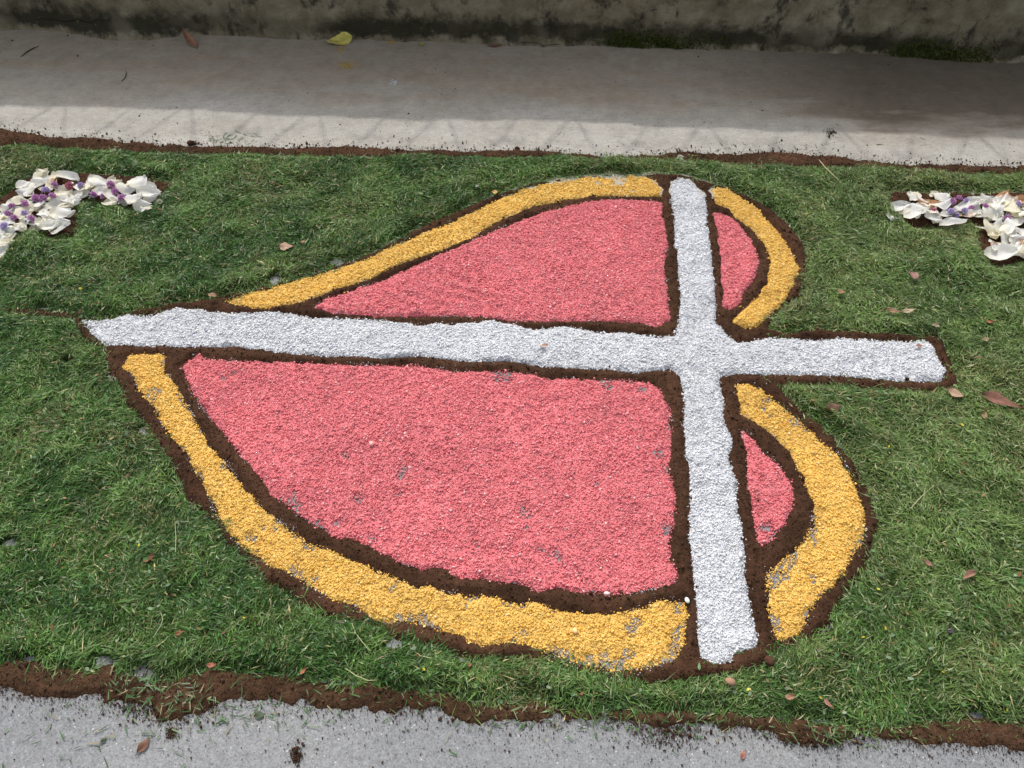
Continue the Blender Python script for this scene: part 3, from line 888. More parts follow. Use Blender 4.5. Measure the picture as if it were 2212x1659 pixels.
    V = np.stack([x[:, None] + lx * np.cos(az)[:, None] - ly * np.sin(az)[:, None], y[:, None] + lx * np.sin(az)[:, None] + ly * np.cos(az)[:, None], z[:, None] + lx * tx[:, None] + ly * ty[:, None]], -1).reshape(-1, 3)
    F = (T[None] + (np.arange(m) * 6)[:, None, None]).reshape(-1, 3)
    c = np.where(RNG.random((m, 1)) < 0.5, np.array((0.20, 0.085, 0.04)), np.array((0.27, 0.17, 0.08))) * RNG.uniform(0.5, 1.4, (m, 1))
    tag(mesh_np('leaf_scraps', V, F, np.repeat(c, 6, 0), M_LEAF, o), kind='stuff')
    # crumbs of grass blown onto road and pavement edges
    return o


grass()


def litter_grass():
    """loose snippets lying on the soil and the road edge"""
    x, y = [], []
    for (px, py, sx, sy, n) in ((1500, 1560, 400, 25, 140), (350, 1500, 60, 35, 190), (560, 1545, 60, 18, 50), (250, 1600, 120, 40, 40), (1750, 1480, 200, 40, 60), (500, 300, 40, 8, 70), (1000, 1470, 260, 25, 130), (1700, 320, 150, 8, 25), (1800, 1585, 40, 12, 60)):
        for _ in range(n):
            a = G(px + RNG.normal(0, sx), py + RNG.normal(0, sy)); x.append(a[0]); y.append(a[1])
    x = np.array(x); y = np.array(y); n = len(x)
    az = RNG.uniform(0, 6.28, n); L = RNG.uniform(0.006, 0.028, n); W = RNG.uniform(0.0006, 0.0015, n)
    d = np.stack([np.cos(az), np.sin(az), RNG.uniform(-0.03, 0.15, n)], 1); sd_ = np.stack([-np.sin(az), np.cos(az), RNG.normal(0, 0.3, n)], 1)
    zz = np.where(samp(np.maximum(sd_bot, sd_top), x, y) > -0.004, 0.014, 0.0035)
    C = np.stack([x, y, zz], 1)
    A = C - d * (L / 2)[:, None]; B = C + d * (L / 2)[:, None]; w = sd_ * W[:, None]
    V = np.stack([A - w, A + w, C - w + 0.15 * w * L[:, None], C + w, B], 1).reshape(-1, 3)
    F = (np.array([(0, 1, 3), (0, 3, 2), (2, 3, 4)])[None] + (np.arange(n) * 5)[:, None, None]).reshape(-1, 3)
    c = np.array((0.055, 0.12, 0.035))[None] * RNG.uniform(0.6, 1.7, (n, 1))
    c = np.where(RNG.random((n, 1)) < 0.15, np.array((0.28, 0.24, 0.13)), c)
    o = mesh_np('grass_snippets', V, F, np.repeat(c, 5, 0), M_GRASS)
    tag(o, 'loose grass snippets scattered over soil strips and road edge', 'grass', kind='stuff')


litter_grass()


def litter_soil():
    P, r = [], []
    def cloud(px, py, sx, sy, n, rm, lim=0.006):
        for _ in range(n):
            a = G(px + RNG.normal(0, sx), py + RNG.normal(0, sy)); q = min(lim, rm * math.exp(RNG.normal(0, 0.45)))
            P.append((a[0], a[1], q * 0.55 + (0.0025 if py < 400 else 0))); r.append(q)
    for px in range(-50, 2300, 25):
        yb = np.interp(px, [a for a, _ in BOT_B], [b_ for _, b_ in BOT_B])
        for _ in range(150):
            a = G(px + RNG.uniform(-14, 14), yb - 8 + RNG.exponential(11 if RNG.random() < 0.7 else 28)); q = min(0.004, 0.00065 * math.exp(RNG.normal(0, 0.5)))
            P.append((a[0], a[1], q * 0.55)); r.append(q)
        yt = np.interp(px, [a for a, _ in TOP_A], [b_ for _, b_ in TOP_A])
        for _ in range(34):
            a = G(px + RNG.uniform(-14, 14), yt + 3 - RNG.exponential(6.5)); q = min(0.005, 0.0014 * math.exp(RNG.normal(0, 0.5)))
            P.append((a[0], a[1], q * 0.55 + 0.0025)); r.append(q)
    cloud(1445, 1590, 40, 16, 420, 0.0013); cloud(320, 1530, 45, 18, 500, 0.0012)
    cloud(370, 1584, 7, 8, 160, 0.0013); cloud(640, 1630, 7, 12, 200, 0.0015); cloud(1793, 288, 7, 5, 90, 0.0015)
    cloud(1765, 1598, 35, 8, 300, 0.0014); cloud(420, 312, 5, 2, 20, 0.003)
    cloud(1100, 1625, 700, 30, 160, 0.0012, 0.003)
    n = len(P)
    c = SOIL_C[None] * RNG.uniform(0.8, 1.7, (n, 1))
    o = lumps(np.array(P), np.array(r), c, 'soil_litter', M_SOIL, None, smooth=True)
    tag(o, 'soil crumbs strewn over the road and pavement beside the carpet', 'soil', kind='stuff')


litter_soil()


def pavement_grit():
    n = 2600
    d = RNG.uniform(0.02, 0.88, n) ** 1.0; u = RNG.uniform(-2.8, 2.8, n)
    keep = RNG.random(n) < 0.35 + 0.65 * np.exp(-d / 0.10) + 0.5 * sstep(0.1, 0.4, fbm(u, d, 0.3, 511, 3))
    d, u = d[keep], u[keep]
    n = len(d)
    P = np.array(WO)[None] + u[:, None] * np.array(WU) + d[:, None] * np.array(WN)
    r = np.minimum(0.0009 * np.exp(RNG.normal(0, 0.6, n)), 0.0055)
    P[:, 2] = 0.0015 + r * 0.3
    tone = RNG.random((n, 1))
    c = np.where(tone < 0.55, np.array((0.05, 0.038, 0.028)), np.where(tone < 0.8, np.array((0.12, 0.085, 0.05)), np.where(tone < 0.93, np.array((0.30, 0.27, 0.22)), np.array((0.10, 0.10, 0.04)))))
    c = c * RNG.uniform(0.6, 1.4, (n, 1))
    o = lumps(P, r, c, 'grit', M_SOIL, None, flat=(0.4, 1.7))
    tag(o, 'fine dark grit and crumbs strewn over the pavement below the wall', 'grit', kind='stuff')


pavement_grit()

# ------------------------------------------------------------------ petals and clover heads
def petal_mesh(L, W, cup, curl, twist, tint, seed):
    rs = random.Random(seed)
    nu, nv = 8, 8
    cr1 = rs.uniform(0.4, 1.6)
    notch = rs.uniform(0, 0.10)
    V, C = [], []
    base = np.array((0.89, 0.885, 0.85)); cream = np.array((0.84, 0.77, 0.52)); brown = np.array((0.42, 0.20, 0.07)); orange = np.array((0.72, 0.36, 0.14))
    for i in range(nu + 1):
        t = i / nu
        w = W * 0.5 * (0.10 + 0.90 * math.sin(math.pi * min(1.0, t ** 0.80) * 0.97 + 0.02) ** 0.62) if t < 0.999 else W * 0.16
        for j in range(nv + 1):
            s = j / nv * 2 - 1
            x = (t - 0.5) * L + (rs.uniform(-.05, .05) * L if i >= nu - 1 else 0) - (notch * L * max(0, 1 - abs(s) * 2.5) if t > 0.8 else 0)
            y = s * w * (1 + rs.uniform(-.07, .07))
            z = 0.10 * W * cr1 * math.sin(5.5 * s * t + seed) + 0.06 * W * math.sin(9 * t + 4 * s + 2 * seed) * t + cup * W * (s * s) * 0.5 + curl * L * (t - 0.5) ** 2 * 1.6 + twist * s * (t - 0.5) * W + rs.uniform(-.012, .012) * L + 0.05 * W * math.sin(3 * s + seed) * t
            V.append((x, y, z))
            c = base * (1 - 0.0 * t)
            f = max(0, 0.55 - t) * 1.3
            c = c * (1 - f * 0.6) + cream * f * 0.6
            e = max(0.0, (abs(s) + t * 0.7 - 0.95))
            if tint == 'cream': c = c * 0.45 + cream * 0.55
            if tint == 'brown': c = c * (1 - min(1, e * 2.2)) + brown * min(1, e * 2.2)
            if tint == 'rust': c = orange * 0.6 + brown * 0.3 + 0.1 * c + 0.25 * f * cream
            if tint == 'blush': c = c * 0.5 + np.array((0.85, 0.50, 0.28)) * 0.5
            if tint == 'lilac': c = np.array((0.55, 0.36, 0.66))
            C.append(c)
    F = []
    for i in range(nu):
        for j in range(nv):
            a = i * (nv + 1) + j
            F.append([a, a + nv + 1, a + nv + 2, a + 1])
    return np.array(V), F, np.clip(np.array(C), 0, 0.9)


petal_count = [0]


def petal(px, py, L, W, ang, tint, z, side, tiltx=None, tilty=None):
    petal_count[0] += 1
    sd_ = petal_count[0]
    rs = random.Random(sd_ * 13)
    V, F, C = petal_mesh(L, W, rs.uniform(-0.1, 0.45), rs.uniform(-0.12, 0.34), rs.uniform(-0.3, 0.3), tint, sd_)
    tx = rs.uniform(-0.42, 0.42) if tiltx is None else tiltx
    ty = rs.uniform(-0.32, 0.32) if tilty is None else tilty
    M = Matrix.Rotation(R(ang), 4, 'Z') @ Matrix.Rotation(ty, 4, 'Y') @ Matrix.Rotation(tx, 4, 'X')
    Vw = np.array([list((M @ Vector(v))) for v in V])
    Vw[:, 2] -= Vw[:, 2].min()
    o = mesh_np('petal', Vw, F, C, M_PETAL, None, True)
    cx, cy = G(px, py, z + 0.01)
    o.location = (cx, cy, z)
    lab = {
        None: 'creamy white petal', 'cream': 'cream yellow petal',
        'brown': 'brown edged white petal', 'rust': 'rusty withered petal',
        'blush': 'pale orange petal'}[tint]
    where = ' ' + side
    lab = ('narrow ' if W / L < 0.52 else 'round ' if W / L > 0.86 else 'large ' if L > 0.064 else 'small ' if L < 0.046 else 'oval ') + lab
    tag(o, lab + where, 'petal', lab + where)
    return o


LP = [(520,300,60,42,30),(540,375,70,45,10),(700,310,45,36,80,'cream'),(850,370,90,46,0),(660,410,42,38,90,'blush'),(460,420,56,42,20),(340,520,84,62,170),(580,490,50,36,0),(740,480,46,30,60),(800,530,60,48,30),(870,640,72,46,-40),(960,560,60,45,0),(1050,480,60,45,20),(1170,400,66,58,95),(1280,440,86,46,-22),(1050,545,52,40,0),(1250,540,60,40,12),(1400,360,34,26,70,'cream'),(1470,440,62,36,60),(1600,490,66,50,5),(1740,400,74,58,60),(1850,450,76,46,-20),(1880,535,88,46,-4),(1710,640,68,58,65),(1800,705,60,48,20),(1890,605,44,28,10),(1440,600,80,48,-10),(1390,650,60,36,-10),(1570,660,40,30,20),(2010,640,22,18,10,'cream'),
(240,640,46,36,10,'cream'),(430,660,58,40,-15),(480,690,56,42,20),(560,710,68,48,60),(740,690,80,58,50),(830,705,50,36,10,'cream'),(340,790,78,66,80),(50,720,36,30,0),(30,840,60,58,60),(60,920,70,40,5),(190,980,72,48,-8),(240,955,46,24,50),(60,1045,72,48,20),(110,1085,48,32,40,'cream'),(70,1170,66,38,8),(20,1195,60,40,30),(15,1285,58,48,70),(540,800,60,36,-35),(610,835,72,34,-35),(690,800,46,40,70,'cream'),(770,790,70,48,12),(850,800,52,28,15),(540,930,48,36,0),(620,965,56,42,30),(690,960,52,42,70),(800,940,48,38,30),(460,975,26,20,0,'cream'),(330,885,58,44,-20),(420,905,40,30,0),(130,640,40,30,20),(640,600,44,36,20,'cream'),(300,450,50,36,40),(920,440,42,30,0),(1350,480,48,36,70),(1650,430,40,30,80,'cream'),(180,760,46,34,30),(90,800,40,34,0,'cream'),(700,880,50,30,-20),(-40,960,70,50,30),(-60,1100,70,50,10),(-90,860,70,50,60)]
xr = random.Random(99)
LP += [(a + xr.uniform(-70, 70), b_ + xr.uniform(-45, 45), xr.uniform(32, 52), xr.uniform(22, 36), xr.uniform(0, 180)) + (('cream',) if xr.random() < 0.3 else ('brown',) if xr.random() < 0.12 else ()) for (a, b_) in [(l[0], l[1]) for l in LP[::2] if l[0] < 1900]]
for i, q in enumerate(LP):
    tint = q[5] if len(q) > 5 else (None if i % 9 else 'cream')
    px, py = q[0] * 0.1709, 324 + q[1] * 0.1709
    petal(px, py, q[2] / 1060, q[3] / 1060, q[4], tint, 0.009 + 0.014 * random.random(), 'beyond the heart tip, ' + ('in the arm reaching towards the heart' if q[0] > 990 else 'in the block nearest the heart tip' if q[0] > 420 and q[1] > 650 else 'on the rounded shoulder of the bend' if q[1] < 560 else 'in the slanting arm leading away'))
RP = [(550,320,70,40,55),(690,345,50,30,-50,'brown'),(775,410,62,34,-32,'rust'),(370,450,60,36,10),(600,560,74,64,5),(440,520,40,30,0,'cream'),(960,330,58,52,25),(960,460,62,48,10),(800,560,56,54,40),(860,630,50,34,-20),(1060,600,54,24,18),(1165,690,84,30,9),(940,650,36,24,40,'cream'),(1310,490,56,48,30),(1370,590,48,38,0,'blush'),(1480,500,54,48,60),(1450,400,40,30,0),(1520,385,60,40,10),(1620,400,60,48,20),(1720,560,74,56,30),(1680,645,58,54,70),(1560,580,40,30,0),(1800,400,60,44,30),(1900,300,50,24,20,'rust'),(1960,360,48,34,70,'brown'),(1900,450,66,52,10),(2000,520,66,54,60,'cream'),(2070,330,44,24,-50),(2160,385,50,36,0,'rust'),(2160,500,52,40,20),(1830,600,54,36,-20),(2060,680,76,56,20),(1730,800,66,48,-40,'cream'),(1620,770,44,16,-22),(1810,860,66,54,20,'cream'),(1900,800,66,54,70),(2000,850,66,48,10),(1950,950,66,48,40),(2160,830,66,48,0),(1850,1025,62,38,-22),(2070,1150,48,38,-15),(1860,1165,86,56,-6),(1800,1075,52,20,10,'brown'),(2200,1130,44,50,80),(2195,1025,44,34,30,'rust'),(265,620,44,30,-12),(1770,480,46,34,0,'cream'),(2080,440,50,40,40),(2110,600,50,40,10,'cream'),(2100,980,56,42,20),(1990,740,52,40,30),(2250,650,70,50,20),(2270,900,70,50,60),(2290,450,66,46,10),(2400,560,66,46,30),(2420,800,64,48,70),(2380,1020,66,46,-20),(2370,700,60,44,100),(2290,1120,60,44,10)]
RP += [(a + xr.uniform(-80, 80), b_ + xr.uniform(-50, 50), xr.uniform(28, 46), xr.uniform(20, 32), xr.uniform(0, 180)) + (('cream',) if xr.random() < 0.3 else ('brown',) if xr.random() < 0.15 else ()) for (a, b_) in [(l[0], l[1]) for l in RP[::2] if l[0] > 420]]
for i, q in enumerate(RP):
    tint = q[5] if len(q) > 5 else None
    px, py = 1890 + q[0] * 0.1455, 378 + q[1] * 0.1455
    petal(px, py, q[2] / 930, q[3] / 930, q[4], tint, 0.009 + 0.014 * random.random(), 'beyond the cross foot, ' + ('in the arm reaching towards the heart' if q[0] < 1240 else 'in the stub pointing to the road' if q[1] > 720 else 'where the narrow arm meets the stub'))


def clover_mesh(r, c0, seed):
    rs = np.random.default_rng(seed)
    n = 95
    V, C = [], []
    for i in range(n):
        zc = 1 - (i + 0.5) / n * 1.55
        ph = i * 2.39996
        s = math.sqrt(max(0, 1 - zc * zc))
        d = np.array((s * math.cos(ph), s * math.sin(ph), zc)) + rs.normal(0, .1, 3)
        d /= np.linalg.norm(d)
        a = np.cross(d, rs.normal(size=3)); a /= np.linalg.norm(a)
        b_ = np.cross(d, a)
        ln = r * rs.uniform(0.8, 1.15); w = r * 0.15
        base = d * r * 0.25
        V += [base + a * w * 0.6, base - a * w * 0.3 + b_ * w * 0.5, base - a * w * 0.3 - b_ * w * 0.5, d * ln * 0.85 + a * w, d * ln * 0.85 - a * w * 0.5 + b_ * w, d * ln * 0.85 - a * w * 0.5 - b_ * w, d * ln * 1.05]
        k = rs.uniform(0.7, 1.3)
        cb = np.array(c0) * k
        ct = cb * 0.75 + 0.25 * np.array((0.75, 0.6, 0.75))
        C += [cb * 0.7] * 3 + [cb] * 3 + [ct]
    T = [(0, 1, 4), (0, 4, 3), (1, 2, 5), (1, 5, 4), (2, 0, 3), (2, 3, 5), (3, 4, 6), (4, 5, 6), (5, 3, 6)]
    F = [(np.array(t) + 7 * i) for i in range(n) for t in T]
    return np.array(V), np.array(F), np.array(C)


PURP, VIO, CRIM = (0.60, 0.28, 0.55), (0.56, 0.44, 0.74), (0.48, 0.15, 0.20)
cl_mesh = {}


def clover(px, py, kind, side, r=0.0125):
    key = {'p': PURP, 'v': VIO, 'c': CRIM}[kind]
    z = 0.031 + random.random() * 0.008
    x, y = G(px, py, z)
    if kind not in cl_mesh:
        V, F, C = clover_mesh(1.0, key, ord(kind))
        o = mesh_np('clover_flower', V, F, C, M_FLORET)
        cl_mesh[kind] = o.data
    else:
        o = bpy.data.objects.new('clover_flower', cl_mesh[kind]); COL.objects.link(o)
    o.location = (x, y, z)
    o.scale = (r, r, r * 0.95)
    o.rotation_euler = (random.uniform(-.7, .7), random.uniform(-.7, .7), random.uniform(0, 6.28))
    nm = {'p': 'purple clover flower head', 'v': 'pale violet clover flower head', 'c': 'crimson withered clover flower head'}[kind]
    lab = nm + ' among the petals ' + ('beyond the heart tip' if side == 'L' else 'beyond the cross foot')
    tag(o, lab, 'flower', lab)
    # one trefoil leaf hanging from the head
    ang0 = random.uniform(0, 6.28)
    V, F, C = [], [], []
    for q in range(3):
        a = ang0 + (q - 1) * 1.0
        bx, by = math.cos(a), math.sin(a)
        k = len(V)
        for (t, s) in ((0.25, 0), (0.7, 0.32), (1.35, 0.30), (1.6, 0), (1.35, -0.30), (0.7, -0.32)):
            V.append((bx * t - by * s, by * t + bx * s, -0.72 + 0.1 * abs(s)))
            C.append((0.05, 0.11, 0.04))
        F += [[k, k + 1, k + 2], [k, k + 2, k + 3], [k, k + 3, k + 4], [k, k + 4, k + 5]]
    mesh_np('leaf', V, F, np.array(C), M_GRASS, o)


for (zx, zy, k) in [(450,610,'p'),(540,610,'p'),(660,580,'p'),(575,510,'v'),(690,440,'p'),(150,710,'p'),(315,685,'p'),(310,800,'v'),(180,860,'p'),(395,870,'p'),(100,800,'p'),(1180,565,'p'),(1310,585,'p'),(1540,610,'p'),(1455,520,'p'),(880,455,'c'),(1020,445,'v'),(1400,435,'p'),(60,965,'v')]:
    clover(zx * 0.1709, 324 + zy * 0.1709, k, 'L', random.uniform(0.0105, 0.014))
for (zx, zy, k) in [(1150,390,'p'),(1250,340,'p'),(1355,380,'v'),(1130,540,'v'),(1210,590,'v'),(1640,460,'p'),(1960,640,'p'),(2130,430,'v'),(1330,530,'v'),(1430,490,'p'),(870,540,'c')]:
    clover(1890 + zx * 0.1455, 378 + zy * 0.1455, k, 'R', random.uniform(0.009, 0.0125))

# ------------------------------------------------------------------ fallen leaves, twigs, pebble
def leaf(px, py, L, W, ang, col, label, z=0.003, curl=0.25, fold=0.3, seed=0, tilt=(0, 0), stalk=True, name='fallen_leaf', cat='leaf'):
    rs = random.Random(seed * 7 + 1)
    nu, nv = 11, 6
    pw, ex, kink = rs.uniform(0.6, 1.25), rs.uniform(0.7, 1.25), rs.uniform(-0.22, 0.22)
    V, F, C = [], [], []
    for i in range(nu + 1):
        t = i / nu
        w = W * 0.5 * (math.sin(math.pi * t ** pw) ** ex + 0.02) * (1 + 0.10 * math.sin(7 * t + seed)) if 0 < t < 1 else W * 0.02
        for j in range(nv + 1):
            s = j / nv * 2 - 1
            zz = fold * abs(s) * w + curl * L * (2 * t - 1) ** 2 * 0.35 + curl * 0.4 * W * s * (t - 0.4) + rs.uniform(-1, 1) * 0.02 * W
            V.append(((t - 0.5) * L, s * w * (1 + rs.uniform(-.10, .10)) + kink * L * (t - 0.5) ** 2, zz + 0.12 * W * math.sin(5 * t + 2 * s + seed)))
            k = 1.0 + rs.uniform(-.12, .12) - 0.25 * (abs(s) < 0.1)
            g_ = 0.10 * sum(col) / 3
            C.append([max(0.0, (c * 0.90 + g_) * k * 0.95) for c in col])
    for i in range(nu):
        for j in range(nv):
            a = i * (nv + 1) + j
            F.append([a, a + nv + 1, a + nv + 2, a + 1])
    M = Matrix.Rotation(R(ang), 4, 'Z') @ Matrix.Rotation(tilt[0], 4, 'Y') @ Matrix.Rotation(tilt[1], 4, 'X')
    Vw = np.array([list(M @ Vector(v)) for v in V])
    dz = Vw[:, 2].min(); Vw[:, 2] -= dz
    o = mesh_np(name, Vw, F, np.array(C), M_LEAF, None, True)
    x, y = G(px, py, z)
    o.location = (x, y, z)
    tag(o, label, cat)
    if stalk:
        e = [M @ Vector((-0.5 * L - 0.18 * L * q, 0.01 * L * q * q, curl * L * 0.35 - 0.03 * L * q)) - Vector((0, 0, dz)) for q in (-0.2, 0.3, 0.7, 1.0)]
        tube(e, [0.0009, 0.0008, 0.0007, 0.0006], 'stalk', M_TWIG, o, 5, (0.10, 0.06, 0.035))
    return o


TAN, YEL = (0.30, 0.165, 0.09), (0.60, 0.52, 0.09)
GZ = 0.026
leaf(409, 92, 0.125, 0.034, 128, (0.36, 0.17, 0.095), 'dry tan leaf lying on the shaded pavement at the wall foot', 0.003, 0.3, 0.5, 1, tilt=(-0.4, 0.35))
leaf(735, 92, 0.105, 0.050, 14, YEL, 'yellow leaf with a curled edge lying by the mossy wall foot', 0.003, 0.3, 0.3, 2, tilt=(-0.05, 0.65))
leaf(911, 97, 0.026, 0.015, -20, (0.30, 0.34, 0.04), 'tiny yellow green leaf by the wall foot', 0.003, 0.2, 0.2, 3, stalk=False)
leaf(1070, 100, 0.062, 0.016, 6, (0.20, 0.085, 0.055), 'narrow reddish leaf lying against the cracked wall foot', 0.003, 0.2, 0.3, 4)
leaf(1176, 100, 0.030, 0.013, 25, (0.27, 0.11, 0.06), 'small reddish leaf scrap at the wall foot', 0.003, 0.2, 0.3, 5, stalk=False)
leaf(622, 534, 0.050, 0.030, 5, (0.40, 0.24, 0.15), 'pale tan oval leaf on the grass near the thin yellow band', GZ, 0.2, 0.2, 6)
leaf(656, 522, 0.020, 0.012, 40, (0.30, 0.14, 0.07), 'small brown leaf scrap beside the pale oval leaf', GZ, 0.2, 0.2, 7, stalk=False)
leaf(461, 638, 0.028, 0.018, -15, TAN, 'small tan leaf at the soil edge near the heart tip', 0.024, 0.2, 0.2, 8, stalk=False)
leaf(1972, 596, 0.038, 0.022, -60, (0.33, 0.16, 0.13), 'pinkish brown leaf on the grass below the petal motif', GZ, 0.2, 0.3, 9)
leaf(1797, 885, 0.042, 0.026, 10, (0.27, 0.13, 0.085), 'curled brown leaf on the grass below the cross foot', GZ, 0.9, 0.5, 10)
leaf(2062, 850, 0.046, 0.022, -38, (0.42, 0.26, 0.16), 'torn tan leaf at the corner of the cross foot', 0.022, 0.25, 0.3, 11)
leaf(2166, 868, 0.108, 0.036, -28, (0.22, 0.095, 0.06), 'long dark brown leaf on the grass past the cross foot', GZ, 0.2, 0.35, 12)
leaf(2126, 897, 0.030, 0.014, 70, (0.33, 0.20, 0.10), 'small tan leaf beside the long dark leaf', GZ, 0.3, 0.3, 13, stalk=False)
leaf(323, 1207, 0.026, 0.011, 50, (0.33, 0.12, 0.06), 'small orange brown leaf on the grass beside the roadside yellow band', GZ, 0.5, 0.4, 14)
leaf(2093, 1241, 0.046, 0.014, 28, (0.30, 0.15, 0.09), 'stiff brown leaf sliver on the grass right of the broad yellow arc', GZ, 0.1, 0.2, 15, stalk=False)
leaf(2004, 1217, 0.026, 0.010, -50, (0.36, 0.17, 0.12), 'small pinkish dry leaf scrap on the grass beside the broad yellow arc', GZ, 0.4, 0.4, 16, stalk=False)
leaf(311, 1611, 0.033, 0.015, 60, (0.19, 0.085, 0.045), 'pointed brown leaf lying on the grey road', 0.001, 0.12, 0.35, 17)
leaf(1606, 1629, 0.022, 0.010, 55, (0.35, 0.13, 0.09), 'small reddish leaf scrap on the grey road', 0.001, 0.4, 0.3, 18, stalk=False)
leaf(1788, 1520, 0.022, 0.009, -50, (0.38, 0.16, 0.12), 'pink brown leaf scrap on the grass above the roadside soil', GZ, 0.3, 0.3, 19, stalk=False)
leaf(1706, 1506, 0.022, 0.012, 10, (0.34, 0.17, 0.10), 'tan leaf scrap on the grass below the white cross arm', GZ, 0.3, 0.3, 20, stalk=False)
leaf(1175, 747, 0.022, 0.012, 5, (0.60, 0.36, 0.25), 'pale tan scrap lying on the long white cross bar', 0.014, 0.3, 0.3, 21, stalk=False)
leaf(1984, 748, 0.018, 0.012, 0, (0.42, 0.20, 0.15), 'small brown scrap on the white cross foot', 0.013, 0.3, 0.3, 22, stalk=False)
leaf(1930, 672, 0.052, 0.014, -12, (0.30, 0.17, 0.09), 'narrow tan leaf on the grass above the cross foot', GZ, 0.2, 0.3, 23, stalk=False)
leaf(1963, 671, 0.050, 0.014, 15, (0.42, 0.33, 0.20), 'pale straw coloured leaf on the grass above the cross foot', GZ, 0.2, 0.3, 24, stalk=False)
leaf(1818, 630, 0.026, 0.016, 10, (0.30, 0.16, 0.08), 'small round brown leaf on the grass beside the small yellow arc', GZ, 0.3, 0.3, 25, stalk=False)
leaf(2139, 696, 0.026, 0.013, 0, (0.33, 0.12, 0.05), 'rusty leaf scrap on the grass past the petal motif', GZ, 0.3, 0.3, 26, stalk=False)
leaf(2022, 703, 0.022, 0.016, 30, (0.36, 0.28, 0.17), 'pale round leaf scrap at the upper corner of the cross foot', GZ, 0.3, 0.3, 27, stalk=False)
leaf(2127, 734, 0.024, 0.012, 0, (0.36, 0.26, 0.13), 'tan seed husk on the grass past the cross foot corner', GZ, 0.3, 0.3, 28, stalk=False)
leaf(388, 1367, 0.022, 0.009, 20, (0.30, 0.09, 0.04), 'red brown leaf curl on the grass below the yellow band', GZ, 0.5, 0.4, 30, stalk=False)
leaf(458, 1437, 0.022, 0.009, 5, (0.33, 0.10, 0.05), 'rusty leaf curl where the grass meets the roadside soil', 0.02, 0.5, 0.4, 31, stalk=False)
leaf(655, 1450, 0.018, 0.008, 60, (0.36, 0.12, 0.05), 'orange brown leaf tip on the roadside grass edge', GZ, 0.5, 0.4, 32, stalk=False)
leaf(2052, 1360, 0.020, 0.012, 60, (0.05, 0.03, 0.05), 'dark withered flower scrap on the grass', GZ, 0.4, 0.4, 33, stalk=False)
leaf(1032, 407, 0.034, 0.014, 75, (0.34, 0.38, 0.28), 'pale grey green leaf standing in the grass above the thin yellow band', GZ, 0.2, 0.3, 34, tilt=(0.5, 0), stalk=False)
leaf(1068, 416, 0.026, 0.014, -10, (0.55, 0.36, 0.10), 'small golden leaf at the soil edge above the thin yellow band', 0.016, 0.3, 0.3, 35, stalk=False)
leaf(224, 1599, 0.016, 0.009, 60, (0.06, 0.09, 0.05), 'small dark green leaf lying on the grey road', 0.001, 0.2, 0.2, 36, stalk=False)
leaf(562, 1545, 0.024, 0.015, 10, (0.07, 0.10, 0.05), 'flat green leaf lying on the road edge near the soil strip', 0.001, 0.2, 0.2, 37, stalk=False)
leaf(1510, 1438, 0.020, 0.006, 85, (0.12, 0.22, 0.08), 'narrow green leaf standing at the foot of the white cross arm', 0.014, 0.2, 0.2, 38, stalk=False)


def stem(name, pts, r, col, label, cat, z):
    q = []
    for i, (px, py) in enumerate(pts):
        zz = z if not isinstance(z, (list, tuple)) else z[i]
        x, y = G(px, py, zz); q.append((x, y, zz))
    o = tube(q, r, name, M_TWIG, None, 5, col)
    tag(o, label, cat)


stem('twig', [(45, 122), (58, 112), (70, 105), (84, 99)], [0.0012, 0.0022, 0.002, 0.001], (0.05, 0.04, 0.035), 'thin dark twig lying on the shaded pavement', 'twig', 0.0045)
stem('twig', [(262, 176), (270, 168), (273, 158), (271, 153)], [0.001, 0.0016, 0.0016, 0.001], (0.06, 0.05, 0.04), 'short bent dark twig on the shaded pavement', 'twig', 0.0045)
stem('straw', [(1769, 345), (1783, 362), (1800, 378), (1811, 388)], [0.001, 0.0014, 0.0013, 0.0008], (0.62, 0.55, 0.30), 'pale straw stem sticking out of the grass towards the pavement', 'straw', [0.045, 0.04, 0.032, 0.028])
stem('straw', [(760, 1345), (768, 1368), (783, 1387), (799, 1406)], [0.0007, 0.001, 0.0009, 0.0005], (0.46, 0.46, 0.24), 'pale curved stem on the grass below the yellow band', 'straw', 0.03)
stem('straw', [(745, 1443), (770, 1460), (795, 1470), (814, 1469)], [0.0007, 0.001, 0.0009, 0.0005], (0.46, 0.46, 0.24), 'bowed pale stem at the roadside grass edge', 'straw', 0.028)
stem('straw', [(906, 1416), (940, 1424), (978, 1432)], [0.0007, 0.001, 0.0006], (0.42, 0.46, 0.22), 'straight pale stem on the grass under the yellow band', 'straw', 0.03)
stem('straw', [(1967, 1098), (1990, 1073), (2018, 1048)], [0.0007, 0.001, 0.0006], (0.50, 0.44, 0.28), 'long straw stem on the grass beside the broad yellow arc', 'straw', 0.032)
stem('straw', [(1110, 1536), (1118, 1555)], [0.0006, 0.0004], (0.42, 0.44, 0.2), 'short straw hanging over the roadside soil strip', 'straw', 0.016)
stem('straw', [(344, 1311), (352, 1338), (347, 1352), (330, 1378)], [0.0006, 0.0009, 0.0009, 0.0005], (0.38, 0.42, 0.24), 'long bent pale stem on the grass below the heart tip', 'straw', 0.03)
stem('straw', [(378, 1127), (380, 1160), (379, 1192)], [0.0005, 0.0008, 0.0006], (0.46, 0.46, 0.22), 'upright pale stem beside the roadside yellow band', 'straw', 0.032)


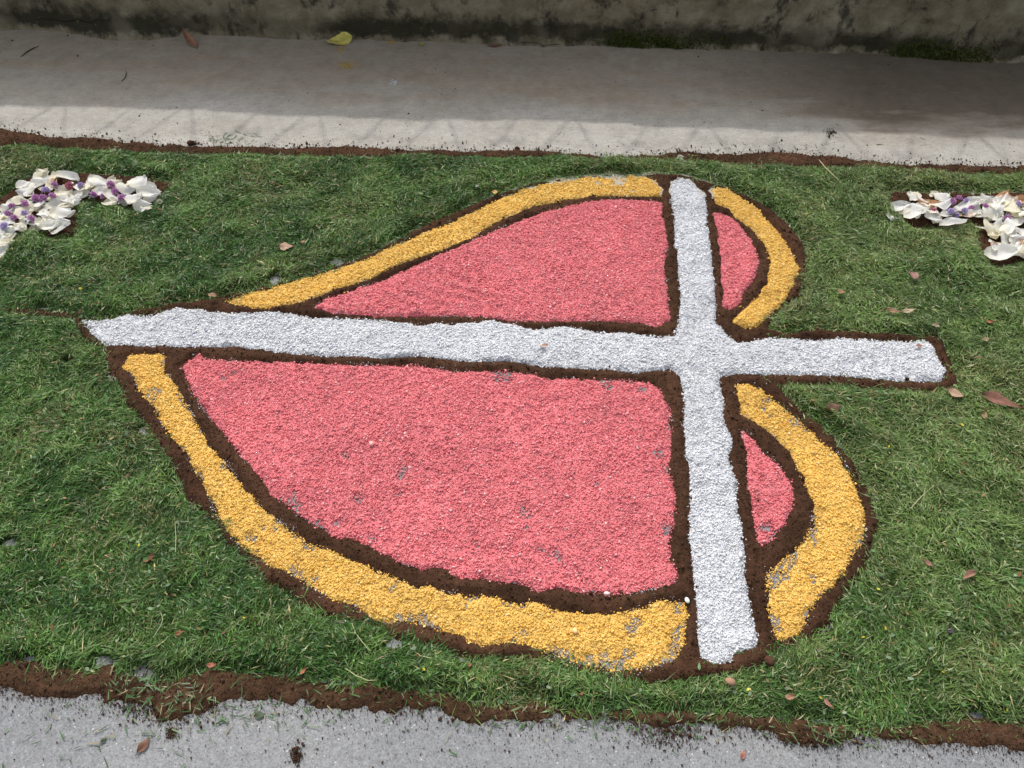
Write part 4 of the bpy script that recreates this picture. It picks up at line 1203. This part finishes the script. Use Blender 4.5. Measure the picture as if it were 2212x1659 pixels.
def pebble(px, py, r, col, label, z, seed, name='pebble', cat='pebble', mat=None, sq=(1.15, 0.9, 0.7)):
    rs = np.random.default_rng(seed)
    V, F = [], []
    nr, ns = 8, 12
    for i in range(nr + 1):
        th = math.pi * i / nr
        for j in range(ns):
            ph = 2 * math.pi * j / ns
            k = 1 + 0.10 * math.sin(2 * ph + seed) + 0.08 * math.cos(3 * th + ph) + rs.normal(0, 0.03)
            V.append((r * k * sq[0] * math.sin(th) * math.cos(ph), r * k * sq[1] * math.sin(th) * math.sin(ph), r * sq[2] * math.cos(th)))
    for i in range(nr):
        for j in range(ns):
            F.append([i * ns + j, (i + 1) * ns + j, (i + 1) * ns + (j + 1) % ns, i * ns + (j + 1) % ns])
    o = mesh_np(name, V, F, np.tile(col, (len(V), 1)), mat or M_STONE, None, True)
    x, y = G(px, py, z)
    o.location = (x, y, z + r * 0.5)
    tag(o, label, cat)


pebble(1577, 1474, 0.0095, (0.34, 0.20, 0.13), 'rounded tan pebble on the grass below the white cross arm', 0.022, 3)
pebble(1661, 1430, 0.0105, (0.085, 0.042, 0.026), 'round dark soil clod at the corner of the white cross arm', 0.010, 4, 'soil_clod', 'clod', M_SOIL, (1.1, 1.0, 0.85))
pebble(412, 312, 0.012, (0.07, 0.035, 0.022), 'dark soil clod on the sunlit pavement edge', 0.002, 5, 'soil_clod', 'clod', M_SOIL, (1.0, 0.9, 0.8))
pebble(1117, 323, 0.009, (0.08, 0.04, 0.024), 'small dark soil clod beside the far soil strip', 0.002, 6, 'soil_clod', 'clod', M_SOIL, (1.1, 0.9, 0.8))
pebble(1311, 1283, 0.006, (0.84, 0.66, 0.66), 'pale pink salt lump at the edge of the largest pink panel', 0.010, 8, 'salt_lump', 'salt lump', M_SALT, (1.1, 0.8, 0.8))
pebble(1484, 1298, 0.006, (0.74, 0.82, 0.80), 'pale greenish salt lump at the end of the long yellow band', 0.010, 9, 'salt_lump', 'salt lump', M_SALT, (0.9, 1.2, 0.7))
pebble(1242, 1364, 0.0065, (0.86, 0.60, 0.28), 'pale round lump in the long yellow salt band', 0.006, 10, 'salt_lump', 'salt lump', M_SALT, (1.0, 1.0, 0.8))
pebble(803, 960, 0.0068, (0.82, 0.42, 0.40), 'large rounded pink lump in the largest pink panel', 0.006, 11, 'salt_lump', 'salt lump', M_SALT, (1.0, 1.0, 0.8))
pebble(1599, 1190 + 10, 0.006, (0.86, 0.85, 0.80), 'white salt lump on the soil beside the white cross arm', 0.012, 12, 'salt_lump', 'salt lump', M_SALT, (0.7, 1.2, 0.8))
